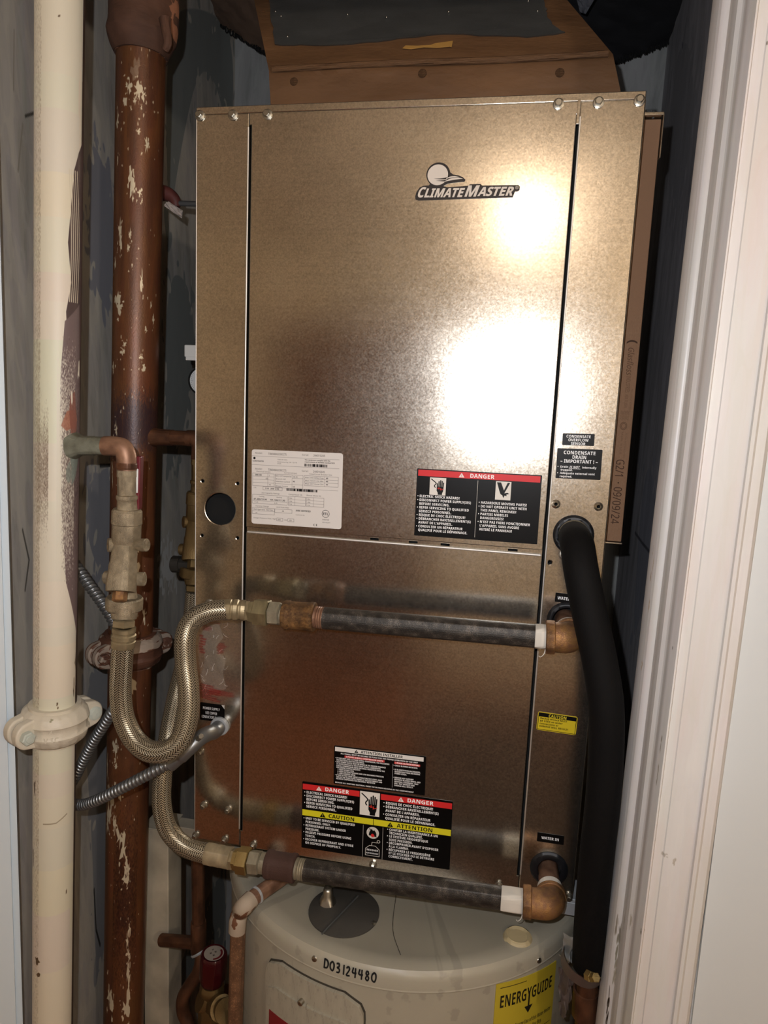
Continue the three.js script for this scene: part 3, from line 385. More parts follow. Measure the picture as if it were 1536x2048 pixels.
label('condensate_label', [0.5244,1.6125,0.0395,0.0152,0.0193], 400, (g, w, h) => { g.fillStyle = '#0a0909'; g.fillRect(0, 0, w, h); for (const [s, y, W] of [['CONDENSATE', 0.36, 0.77], ['OVERFLOW', 0.66, 0.64], ['SENSOR', 0.96, 0.46]]) txt(g, s, w * (0.5 - W / 2), h * y, h * 0.31, { W: w * W }); }, postR);
label('water_label', [0.5321,1.0599,0.0363,0.0136,0.0025], 300, (g, w, h) => { g.fillStyle = '#0a0909'; g.fillRect(0, 0, w, h); txt(g, 'WATER IN', w * 0.16, h * 0.66, h * 0.42, { W: w * 0.66 }); }, postR);
label('water_label', [0.5313,1.4036,0.0392,0.0125,-0.0341], 300, (g, w, h) => { g.fillStyle = '#0a0909'; g.fillRect(0, 0, w, h); txt(g, 'WATER', w * 0.08, h * 0.7, h * 0.46, { W: w * 0.42 }); }, postR);
label('caution_label', [0.5275,1.2294,0.0523,0.0262,-0.0251], 480, (g, w, h) => { const S = w / 235; g.scale(S, S); g.fillStyle = '#d9c02c'; g.fillRect(0, 0, 235, 120); g.strokeStyle = '#111'; g.lineWidth = 3; g.strokeRect(6, 6, 223, 106); g.fillStyle = '#111'; g.fillRect(6, 6, 223, 24); txt(g, 'CAUTION', 64, 28, 26, { W: 108, c: '#e6cf3c' }); [['Backup wrench MUST', 160], ['BE USED on water', 136], ['connections or', 112], ['DAMAGE WILL RESULT!', 172]].forEach(([s, W], i) => txt(g, s, 16, 45 + i * 17, 16, { W, c: '#111' })); }, postR, { r: 0.003, label: 'yellow caution label' });
label('power_label', [0.0288,1.1801,0.0388,0.0275,-0.003], 320, (g, w, h) => { g.fillStyle = '#0a0909'; g.fillRect(0, 0, w, h); for (const [s, y, W] of [['POWER SUPPLY', 0.36, 0.7], ['USE COPPER', 0.62, 0.48], ['CONDUCTORS ONLY !', 0.86, 0.8]]) txt(g, s, w * (0.46 - W / 2), h * y, h * 0.2, { W: w * W, w: 'normal' }); g.fillStyle = '#b9b6b0'; g.beginPath(); g.moveTo(w, 0); g.lineTo(w * 0.87, 0); g.lineTo(w, h * 0.22); g.fill(); }, postL);
{ // brand badge: an outlined sticker, cut to its outline
  const [cx, cy, w, h, rot] = [0.3647,1.9266,0.1309,0.0461,-0.0148], px = (x, y) => [(x - 937) / 210 * w, -(y - 361) / 78 * h], outline = [];
  const put = (...l) => l.forEach(([x, y]) => outline.push(px(810 + x / 6.144, 300 + y / 6.144)));
  put([140, 600], [136, 560], [150, 510], [185, 455], [235, 432], [300, 430]);
  for (let a = 135; a <= 352; a += 12) put([412 + 148 * Math.cos(a * Math.PI / 180), 296 - 148 * Math.sin(a * Math.PI / 180) * -1]);
  outline.splice(6); for (let a = 0; a <= 24; a++) { const k = (130 + a * 9.2) * Math.PI / 180; put([412 + 149 * Math.cos(k), 296 + 149 * Math.sin(k)]); }
  put([600, 300], [670, 312], [720, 336], [752, 366], [740, 390], [700, 392], [600, 400], [530, 412], [484, 440], [530, 455], [790, 440], [810, 422], [940, 420], [960, 440], [1370, 440], [1395, 438], [1418, 460], [1416, 500], [1390, 518], [1362, 520], [1340, 590], [760, 602], [180, 614]);
  const g = sheet(poly(outline), 0, 0.0006, 0, 2), p = g.attributes.position, u = g.attributes.uv; for (let i = 0; i < p.count; i++) u.setXY(i, p.getX(i) / w + 0.5, p.getY(i) / h + 0.5);
  const tex = canvasTex(1024, Math.round(1024 * 78 / 210), (c, W, H) => {
    const q = (x, y) => [((810 + x / 6.144) - 832) / 210 * W, ((300 + y / 6.144) - 322) / 78 * H], k = W / 210 / 6.144;
    c.fillStyle = '#1d1718'; c.fillRect(0, 0, W, H); c.fillStyle = '#d8cfc4'; c.beginPath(); c.arc(...q(406, 300), 128 * k, 0, 7); c.fill();
    c.fillStyle = '#1d1718'; c.beginPath(); c.moveTo(...q(360, 346)); c.quadraticCurveTo(...q(450, 352), ...q(525, 330)); c.lineTo(...q(510, 356)); c.quadraticCurveTo(...q(430, 360), ...q(360, 346)); c.fill(); c.beginPath(); c.moveTo(...q(385, 370)); c.quadraticCurveTo(...q(450, 376), ...q(520, 360)); c.lineTo(...q(500, 382)); c.quadraticCurveTo(...q(440, 382), ...q(385, 370)); c.fill();
    c.fillStyle = '#d8cfc4'; c.beginPath(); c.moveTo(...q(520, 350)); c.quadraticCurveTo(...q(540, 318), ...q(620, 318)); c.lineTo(...q(680, 334)); c.quadraticCurveTo(...q(580, 330), ...q(520, 352)); c.fill(); c.beginPath(); c.moveTo(...q(502, 382)); c.quadraticCurveTo(...q(560, 336), ...q(650, 338)); c.quadraticCurveTo(...q(700, 342), ...q(720, 354)); c.quadraticCurveTo(...q(600, 362), ...q(502, 386)); c.fill();
    const word = (s, x0, x1, y, size) => { c.save(); c.translate(...q(x0, y)); c.transform(1, 0, -0.32, 1, 0, 0); c.font = 'bold ' + size * k + 'px sans-serif'; c.fillStyle = '#d8cfc4'; const m = c.measureText(s).width; c.scale((x1 - x0) * k / m, 1); c.fillText(s, 0, 0); c.lineWidth = 5 * k; c.strokeStyle = '#d8cfc4'; c.strokeText(s, 0, 0); c.restore(); };
    word('C', 150, 238, 575, 172); word('LIMATE', 238, 726, 576, 150); word('M', 736, 905, 572, 188); word('ASTER', 912, 1330, 566, 148); c.strokeStyle = '#d8cfc4'; c.lineWidth = 4 * k; c.beginPath(); c.arc(...q(1384, 470), 18 * k, 0, 7); c.stroke(); c.font = 'bold ' + 26 * k + 'px sans-serif'; c.fillStyle = '#d8cfc4'; c.textAlign = 'center'; c.fillText('R', ...q(1384, 480));
  });
  const m = part('badge', g, std({ map: tex, roughness: 0.4 }), panelU, 'black and white brand badge'); m.position.set(cx, cy, 0.0011);
}
{ // remains of a clear document pouch with red print, crinkled on the left post
  const [x0, y0] = [0.0058, 1.1952], [x1, y1] = [0.0738, 1.331], nx = 40, ny = 70, g = new THREE.PlaneGeometry(x1 - x0, y1 - y0, nx, ny), p = g.attributes.position;
  for (let i = 0; i < p.count; i++) { const u = p.getX(i) / (x1 - x0) + 0.5, v = p.getY(i) / (y1 - y0) + 0.5, m = Math.abs(fbm(u * 0.7, v * 0.99, 5, 4, 201) - 0.5) * 2; p.setZ(i, 0.0008 + 0.004 * m * Math.min(1, 6 * u) * Math.min(1, 6 * (0.66 - u)) * (u < 0.66 ? 1 : 0) + 0.0004 * fbm(u, v, 12, 3, 203)); p.setX(i, p.getX(i) + 0.002 * (fbm(0.3, v, 8, 3, 207) - 0.5)); }
  g.computeVertexNormals();
  const red = canvasTex(256, 512, (c, w, h) => { c.clearRect(0, 0, w, h); c.fillStyle = 'rgba(170,150,140,0.10)'; c.fillRect(0, 0, w, h); c.fillStyle = 'rgba(190,182,168,0.17)'; c.beginPath(); for (const [x, y] of [[20, 60], [120, 30], [150, 120], [110, 180], [165, 250], [150, 330], [170, 420], [60, 440], [14, 380], [40, 260]]) c.lineTo(x, y); c.fill(); c.strokeStyle = 'rgba(235,230,220,0.55)'; for (let k = 0; k < 26; k++) { c.lineWidth = 0.8 + rnd() * 1.6; c.beginPath(); const x = 10 + rnd() * 165, y = 20 + rnd() * 470; c.moveTo(x, y); c.quadraticCurveTo(x + (rnd() - 0.5) * 30, y + rnd() * 26, x + (rnd() - 0.5) * 50, y + (rnd() - 0.3) * 60); c.stroke(); } c.fillStyle = 'rgba(140,34,34,0.5)'; for (const [x, y, a, b] of [[30, 8, 110, 40], [6, 120, 40, 110], [110, 160, 60, 60], [8, 400, 140, 90], [60, 430, 160, 30], [20, 60, 60, 30]]) { c.save(); c.translate(x, y); c.rotate((rnd() - 0.5) * 0.3); for (let k = 0; k < 7; k++) c.fillRect(rnd() * 12, k * b / 7, a * (0.5 + rnd() * 0.5), b / 12); c.restore(); } });
  const m = part('document_pouch', g, std({ map: red, transparent: true, roughness: 0.1, side: THREE.DoubleSide }), postL, 'torn clear plastic pouch with red print'); m.position.set((x0 + x1) / 2, (y0 + y1) / 2, 0.0002);
}
rebase(unit);

// ---------------------------------------------------------------- ducts above the unit
{
  const t = thing('duct_plenum', 'sheet metal duct transition on top of the cabinet, edges smeared with brown sealant', 'duct');
  const r0 = [[0.0693,2.07,-0.1], [0.5607,2.0727,-0.1]], r1 = [[0.0621,2.11,-0.103], [0.5351,2.1112,-0.103]], r2 = [[-0.0195,2.3105,-0.22], [0.4345,2.2816,-0.22]];
  const BZ = -0.6, nS = 40, loop = (f, zb, k) => { // closed loop: front edge, right side, back, left side with rounded corners
    const [a, b] = f, out = [], R = 0.014;
    const pts = [[a[0], a[1], a[2]], [b[0], b[1], b[2]], [b[0], b[1], zb], [a[0], a[1], zb]];
    for (let e = 0; e < 4; e++) { const p = pts[e], q = pts[(e + 1) % 4]; for (let i = 0; i < nS; i++) { const s = i / nS; out.push(mix(p, q, s)); } }
    return out;
  };
  const rings = []; const base0 = r0.map((p) => [p[0], UT, p[2]]);
  for (let i = 0; i <= 8; i++) rings.push(loop([mix(base0[0], r1[0], i / 8), mix(base0[1], r1[1], i / 8)], BZ));
  for (let i = 1; i <= 24; i++) { const k = i / 24; rings.push(loop([mix(r1[0], r2[0], k), mix(r1[1], r2[1], k)], BZ)); }
  const pos = [], uv = [], idx = [], w = rings[0].length;
  rings.forEach((r, i) => { for (let j = 0; j <= w; j++) { const p = r[j % w], n = 0.0035 * (fbm(j / w, i / 33, 16, 4, 301) - 0.5); pos.push(p[0], p[1], p[2] + (j < nS ? n : 0)); uv.push(j / nS * 0.5, i / (rings.length - 1) * 0.3); } });
  for (let i = 0; i < rings.length - 1; i++) for (let j = 0; j < w; j++) { const a = i * (w + 1) + j, b = a + 1, d = a + w + 1, e = d + 1; idx.push(a, b, d, b, e, d); }
  const g = new THREE.BufferGeometry(); g.setAttribute('position', new THREE.Float32BufferAttribute(pos, 3)); g.setAttribute('uv', new THREE.Float32BufferAttribute(uv, 2)); g.setIndex(idx); g.computeVertexNormals();
  part('sealant_coat', toCreasedNormals(g, 0.6), M.mastic, t, 'smeared brown sealant');
  // bare sheet metal face inside the sealant border: a patch just proud of the front face with a ragged edge
  const at = (s, k) => { const p = mix(mix(r1[0], r2[0], k), mix(r1[1], r2[1], k), s); return [p[0], p[1] + 0.0008, p[2] + 0.0024]; }, edge = [];
  for (const [s, k] of [[0.035, 1], [0.05, 0.7], [0.045, 0.45], [0.04, 0.23], [0.12, 0.22], [0.25, 0.2], [0.36, 0.22], [0.45, 0.25], [0.6, 0.27], [0.7, 0.235], [0.8, 0.21], [0.87, 0.215], [0.915, 0.235], [0.9, 0.33], [0.9, 0.42], [0.915, 0.5], [0.925, 0.6], [0.945, 0.75], [0.95, 1]]) edge.push([s, k]);
  const sh = poly(edge.flatMap((e, i) => { const n = edge[(i + 1) % edge.length]; return [0, 0.25, 0.5, 0.75].map((q) => [lerp(e[0], n[0], q) + (rnd() - 0.5) * 0.006, lerp(e[1], n[1], q) + (rnd() - 0.5) * 0.012]); }));
  const pg = new THREE.ExtrudeGeometry(sh, { depth: 1, bevelEnabled: false }), pp = pg.attributes.position;
  for (let i = 0; i < pp.count; i++) { const q = at(pp.getX(i), pp.getY(i)); pp.setXYZ(i, q[0], q[1], q[2] - (pp.getZ(i) > 0.5 ? 0 : 0.006)); }
  pg.computeVertexNormals(); part('face_panel', pg, M.galvDull, t, 'bare grey sheet metal face');
  const A = [0.252,2.1295,-0.1], B = [0.3238,2.1368,-0.1]; part('tape_strip', sheet(poly([[0, 0.003], [0.012, 0.001], [0.03, 0.003], [0.05, 0.001], [0.066, 0.002], [0.069, 0.001], [0.07, 0.011], [0.06, 0.010], [0.045, 0.0085], [0.04, 0.0062], [0.02, 0.006], [0.004, 0.0075]]), 0, 0.0012, 0.0003).rotateX(-0.35).translate(A[0], A[1] + 0.006, A[2] - 0.0165), std({ color: 0xa37b3c, roughness: 0.7 }), t, 'strip of tan tape');
  for (const [s, k] of [[0.065, 0.55], [0.08, 0.5], [0.085, 0.3], [0.3, 0.5], [0.42, 0.46], [0.62, 0.5], [0.88, 0.6], [0.885, 0.48]]) { const q = at(s, k); part('rivet', new THREE.SphereGeometry(0.0016, 10, 8).translate(q[0], q[1], q[2]), M.screw, t); }
  // raised seam along the fold
  part('seam_fold', sweep([add(r1[0], [0.006, 0.001, 0.002]), add(mix(r1[0], r1[1], 0.35), [0, 0.0015, 0.002]), add(mix(r1[0], r1[1], 0.7), [0, -0.001, 0.002]), add(r1[1], [-0.006, 0, 0.002])], 0.0042, { n: 60, rad: 10 }), M.mastic, t);
  for (const [s, dy] of [[0.08, -0.016], [0.47, -0.013], [0.86, -0.02]]) { const q = mix(r1[0], r1[1], s); part('fastener_bump', new THREE.SphereGeometry(0.006, 16, 10).scale(1, 1, 0.22).translate(q[0], q[1] + dy, q[2] + 0.001), M.mastic, t); }
  rebase(t);
}
function slab(q, th, n = 30) { // thick quad a,b,c,d with a lumpy face
  const pos = [], uv = [], idx = [], nrm = new THREE.Vector3().crossVectors(V(q[1]).sub(V(q[0])), V(q[3]).sub(V(q[0]))).normalize();
  for (let side = 0; side < 2; side++) for (let i = 0; i <= n; i++) for (let j = 0; j <= n; j++) { const p = mix(mix(q[0], q[1], i / n), mix(q[3], q[2], i / n), j / n), k = side ? -th : 0.012 * (fbm(i / n, j / n, 5, 4, 401) - 0.5); pos.push(p[0] + nrm.x * k, p[1] + nrm.y * k, p[2] + nrm.z * k); uv.push(i / n, j / n); }
  const w = n + 1, at = (s, i, j) => s * w * w + i * w + j;
  for (let i = 0; i < n; i++) for (let j = 0; j < n; j++) { idx.push(at(0, i, j), at(0, i + 1, j), at(0, i, j + 1), at(0, i + 1, j), at(0, i + 1, j + 1), at(0, i, j + 1), at(1, i, j), at(1, i, j + 1), at(1, i + 1, j), at(1, i + 1, j), at(1, i, j + 1), at(1, i + 1, j + 1)); }
  for (let k = 0; k < n; k++) for (const [a, b] of [[[0, k], [0, k + 1]], [[n, k + 1], [n, k]], [[k + 1, 0], [k, 0]], [[k, n], [k + 1, n]]]) idx.push(at(0, ...a), at(0, ...b), at(1, ...a), at(0, ...b), at(1, ...b), at(1, ...a));
  const g = new THREE.BufferGeometry(); g.setAttribute('position', new THREE.Float32BufferAttribute(pos, 3)); g.setAttribute('uv', new THREE.Float32BufferAttribute(uv, 2)); g.setIndex(idx); g.computeVertexNormals(); return toCreasedNormals(g, 0.7);
}
function raggedEdge(a, b, n, r) { const out = []; for (let i = 0; i < n; i++) { const t = (i + 0.5) / n, p = mix(a, b, t), k = 0.6 + rnd() * 0.8; const g = new THREE.TorusGeometry(r * k, r * 0.28, 6, 12); g.rotateY(1.2 + rnd() * 0.5).rotateZ((rnd() - 0.5) * 0.7).translate(p[0], p[1] + (rnd() - 0.5) * r * 0.4, p[2]); out.push(g); } return merge(out); }
{
  const a = [-0.2671,2.4605,-0.66], b = [-0.1461,2.39,-0.66], c = [-0.1095,2.4705,-0.5], d = [-0.2325,2.4783,-0.5];
  const t = thing('duct_board', 'brown coated duct board with a ragged lower edge, left of the duct', 'duct');
  part('board', slab([a, b, c, d], 0.02), std({ color: 0x6a5444, roughness: 0.85 }), t);
  part('wire_lath_edge', raggedEdge(a, b, 34, 0.0046), M.dark, t, 'dark ragged wire mesh edge'); rebase(t);
  const A = [0.5796,2.3563,-0.69], B = [0.6889,2.3926,-0.69], C = [0.69,2.421,-0.5324], D = [0.4176,2.4368,-0.5];
  const t2 = thing('duct_liner', 'black lined duct board with a ragged lower edge, behind the right of the duct', 'duct');
  part('board', slab([A, B, C, D], 0.02), std({ color: 0x1b1b1e, roughness: 0.65 }), t2);
  part('wire_lath_edge', raggedEdge(A, B, 36, 0.005), M.dark, t2, 'dark ragged wire mesh edge');
  part('torn_flap', slab([[0.501,2.3391,-0.45], [0.5115,2.3354,-0.45], [0.532,2.3706,-0.45], [0.4902,2.3684,-0.45]], 0.003, 8), std({ color: 0x55565c, roughness: 0.7 }), t2, 'grey torn flap'); rebase(t2);
}

// ---------------------------------------------------------------- filter in its rack on the right of the unit
{
  const FX0 = 0.5735, FX1 = 0.5956, FT = 2.0107, FB = 1.4759, FZ0 = -0.05;
  const t = thing('air_filter', 'brown cardboard edge of an air filter standing upright at the right side of the cabinet', 'filter');
  part('frame', box(FX0, FX1, FB, FT, FZ0 - 0.5, FZ0, 0.0012), M.cardboard, t);
  const H = FT - FB, g = box(FX0 + 0.001, FX1 - 0.001, FB + 0.002, FB + 0.56 * H, FZ0 - 0.0004, FZ0 + 0.0003), p = g.attributes.position, u = g.attributes.uv;
  for (let i = 0; i < p.count; i++) u.setXY(i, (p.getX(i) - FX0) / (FX1 - FX0), (p.getY(i) - FB) / (0.56 * H));
  part('printed_edge', g, std({ roughness: 0.85, map: canvasTex(96, 1100, (c, w, h) => {
    c.fillStyle = '#87664c'; c.fillRect(0, 0, w, h); for (let i = 0; i < 3000; i++) { c.fillStyle = rnd() > 0.5 ? 'rgba(0,0,0,0.03)' : 'rgba(255,240,220,0.03)'; c.fillRect(rnd() * w, rnd() * h, 2, 8); }
    const T = (s, y, x, size, W, al, wt) => { c.save(); c.translate(x, y); c.rotate(Math.PI / 2); txt(c, s, 0, 0, size, { c: 'rgba(50,28,14,' + al + ')', w: wt ?? 'normal', W }); c.restore(); };
    T('(', 118, 34, 66, 22, 0.85, 'bold'); T('Glasfloss', 152, 36, 44, 132, 0.65, 'italic'); T('INDUSTRIES', 290, 40, 30, 78, 0.5); T('AIR FLOW', 376, 40, 24, 66, 0.4); T('This product is certified', 350, 70, 14, 110, 0.35); for (let k = 0; k < 6; k++) T('MERV ratings', 454 + (k % 2) * 4, 26 + k * 8, 10, 44, 0.45); c.strokeStyle = 'rgba(50,28,14,0.6)'; c.lineWidth = 2.5; c.beginPath(); c.arc(48, 528, 18, 0, 7); c.stroke(); c.beginPath(); c.arc(48, 528, 12, 0, 7); c.stroke(); T('Made in USA', 556, 40, 14, 110, 0.35); T('Air Filter Recyclable Content', 560, 62, 12, 124, 0.35);
    T('G2/1', 690, 26, 64, 92, 0.9); T('·', 798, 26, 62, 16, 0.9); T('09/09/24', 826, 26, 64, 186, 0.9);
  }) }), t, 'printed strip of the cardboard edge'); rebase(t);
  const k = thing('filter_rack', 'shiny sheet metal rack that holds the cardboard air filter', 'filter rack'), FR = 0.5975;
  part('top_channel', box(0.57, FR, FT + 0.0015, FT + 0.0055, -0.56, -0.042, 0.0008), M.galv, k);
  part('top_clip', box(FR - 0.0012, FR, FT - 0.048, FT + 0.004, -0.06, -0.042, 0.0004), M.galv, k);
  part('bottom_channel', box(0.57, FX1 + 0.001, FB - 0.003, FB - 0.0008, -0.56, -0.047, 0.0005), M.galv, k);
  for (let i = 0; i < 5; i++) part('foil_crumple', new THREE.IcosahedronGeometry(0.0035, 1).scale(1.3, 0.6 + 0.2 * rnd(), 1).rotateZ(rnd() * 3).translate(0.573 + i * 0.0042, FT + 0.0075 - i * 0.0008, -0.05), M.foil, k);
  rebase(k);
}

// ---------------------------------------------------------------- riser pipes
function pipeTex(W, H, base, marks) { return canvasTex(W, H, (g) => { base(g, W, H); marks(g, W, H); }); }
// axis through two points, from floor to ceiling; uv = (turn, height), seam at the back
function riser(a, b, r, m, name, parent) {
  const at = (y) => { const t = (y - a[1]) / (b[1] - a[1]); return [lerp(a[0], b[0], t), y, lerp(a[2], b[2], t)]; };
  const lo = at(0), hi = at(TOP), n = 60, rad = 56, g = new THREE.CylinderGeometry(r, r, 1, rad, n, true), p = g.attributes.position, u = g.attributes.uv;
  for (let i = 0; i < p.count; i++) { const t = p.getY(i) + 0.5, c = mix(lo, hi, t), th = Math.atan2(p.getX(i), p.getZ(i)); p.setXYZ(i, c[0] + p.getX(i), c[1], c[2] + p.getZ(i)); u.setXY(i, u.getX(i), t); }
  g.rotateX(0); part(name, g, m, parent); return at;
}
// CylinderGeometry u: 0 at +z, 0.25 at +x; the side that faces the picture is at FU
const FU = (x, z) => { const a = Math.atan2(0.4524 - x, 0.9324 - z) / (Math.PI * 2); return a; };
const WA = [-0.1057,2.0644,0.132], WB = [-0.1533,0.8147,0.132], NA = [-0.1099,2.0906,-0.054], NB = [-0.1536,0.7001,-0.054];
// mark positions: w = across the visible width (-1..1), y = height
const RY0 = 0.35, RH = 1.8, rangeTex = (w, h, d) => { const t = canvasTex(w, h, d); t.repeat.set(1, TOP / RH); t.offset.set(0, -RY0 / RH); return t; };
function marker(g, W, H, fu) { return { X: (w) => ((((fu + Math.asin(Math.max(-1, Math.min(1, w))) / (Math.PI * 2)) % 1) + 1) % 1) * W, Y: (y) => H - (y - RY0) / RH * H,
  blob(w, y, rw, rh, c, n = 9, rough = 0.45) { const cx = this.X(w), cy = this.Y(y), a = rw * W / (Math.PI * 2), b = rh / RH * H * 0.8; g.fillStyle = c; for (const dx of [0, W, -W]) { g.beginPath(); for (let i = 0; i < n; i++) { const t = i / n * Math.PI * 2, k = 1 - rough + rnd() * rough * 1.6; g.lineTo(cx + dx + Math.cos(t) * a * k, cy + Math.sin(t) * b * k); } g.closePath(); g.fill(); } },
  spray(w0, w1, y0, y1, n, c, s = 2, pow = 1) { g.fillStyle = c; for (let i = 0; i < n; i++) { const t = Math.pow(rnd(), pow), x = this.X(lerp(w0, w1, t)), y = this.Y(lerp(y0, y1, (rnd() + rnd() + rnd()) / 3)); const k = s * (0.5 + rnd()); g.fillRect(x, y, k, k * 1.6); } } }; }
const fuW = FU(WA[0], WA[2]), fuN = FU(NA[0], NA[2]);
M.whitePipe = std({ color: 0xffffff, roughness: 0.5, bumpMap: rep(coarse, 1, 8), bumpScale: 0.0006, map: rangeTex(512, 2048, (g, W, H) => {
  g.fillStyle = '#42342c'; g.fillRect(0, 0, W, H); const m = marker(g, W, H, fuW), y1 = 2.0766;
  // brushed cream paint on the front, ragged to both sides
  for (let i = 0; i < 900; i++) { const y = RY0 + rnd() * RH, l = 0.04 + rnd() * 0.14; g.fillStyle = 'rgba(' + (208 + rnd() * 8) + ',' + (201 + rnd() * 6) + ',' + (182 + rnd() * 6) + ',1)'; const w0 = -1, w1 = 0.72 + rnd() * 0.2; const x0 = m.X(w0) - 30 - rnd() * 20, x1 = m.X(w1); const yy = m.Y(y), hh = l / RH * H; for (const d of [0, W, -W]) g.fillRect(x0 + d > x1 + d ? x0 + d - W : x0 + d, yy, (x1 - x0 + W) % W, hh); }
  const stroke = (pts, c) => { g.fillStyle = c; for (const d of [0, W, -W]) { g.beginPath(); pts.forEach(([w, y], i) => { const x = m.X(w) + d, q = m.Y(y); i ? g.lineTo(x, q) : g.moveTo(x, q); }); g.closePath(); g.fill(); } };
  // unpainted metal on the right: dark by the top, purplish and coppery lower down
  stroke([[0.62, 1.9031], [0.8, 1.9247], [0.98, 1.9462], [0.98, 1.6937], [0.45, 1.6819], [0.35, 1.7403], [0.55, 1.7748], [0.4, 1.8201]], '#4a3a38');
  for (let k = 0; k < 5; k++) { g.strokeStyle = '#cfc4ac'; g.lineWidth = 3; g.beginPath(); for (let i = 0; i <= 8; i++) { const w = 0.42 + k * 0.08 + 0.12 * Math.sin(i / 8 * 2.6), y = lerp(1.9031, 1.7519, i / 8); i ? g.lineTo(m.X(w), m.Y(y)) : g.moveTo(m.X(w), m.Y(y)); } g.stroke(); }
  stroke([[0.3, 1.7287], [0.9, 1.7519], [0.98, 1.5733], [0.95, 1.3226], [0.8, 1.356], [0.45, 1.4021], [0.2, 1.5111], [0.12, 1.5978], [0.15, 1.67]], '#6b5a58');
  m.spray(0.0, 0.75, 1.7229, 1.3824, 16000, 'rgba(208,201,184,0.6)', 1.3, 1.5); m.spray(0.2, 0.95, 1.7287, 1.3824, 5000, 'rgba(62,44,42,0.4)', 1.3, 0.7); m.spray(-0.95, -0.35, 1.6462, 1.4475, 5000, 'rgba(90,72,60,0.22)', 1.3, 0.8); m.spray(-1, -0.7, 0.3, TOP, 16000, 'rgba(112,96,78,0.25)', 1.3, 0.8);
  m.blob(0.55, 1.61, 0.35, 0.02, 'rgba(150,92,70,0.8)'); m.blob(0.7, 1.616, 0.3, 0.03, 'rgba(120,70,58,0.8)'); m.blob(0.78, 1.5579, 0.3, 0.035, 'rgba(104,116,108,0.8)'); m.blob(0.55, 1.5424, 0.16, 0.02, 'rgba(112,120,110,0.7)'); m.blob(0.62, 1.6402, 0.05, 0.012, '#ddd6c4'); m.blob(0.9, 1.67, 0.09, 0.014, '#ddd6c4', 11, 0.8);
  for (const [w, y, a, b] of [[-0.75, 0.858, 0.16, 0.008], [-0.7, 0.836, 0.13, 0.006], [0.1, 1.2387, 0.05, 0.004], [0.15, 1.2339, 0.04, 0.003], [0.85, 1.2511, 0.06, 0.02], [0.9, 1.2888, 0.05, 0.02], [-0.02, 2.0624, 0.05, 0.002], [-0.9, 1.1209, 0.12, 0.016], [-0.95, 1.0185, 0.1, 0.02], [0.6, 0.9583, 0.03, 0.006]]) m.blob(w, y, a, b, '#5c4a34', 10, 0.7);
  g.strokeStyle = 'rgba(120,105,80,0.8)'; g.lineWidth = 1.6; g.beginPath(); g.moveTo(m.X(-0.5), m.Y(1.0687)); g.lineTo(m.X(0.1), m.Y(1.0687)); g.lineTo(m.X(0.6), m.Y(1.0774)); g.stroke();
}) });
const whiteT = thing('water_riser', 'thick cream painted riser pipe at the far left, paint worn to bare metal', 'pipe');
const whiteAt = riser(WA, WB, 0.027, M.whitePipe, 'pipe', whiteT);
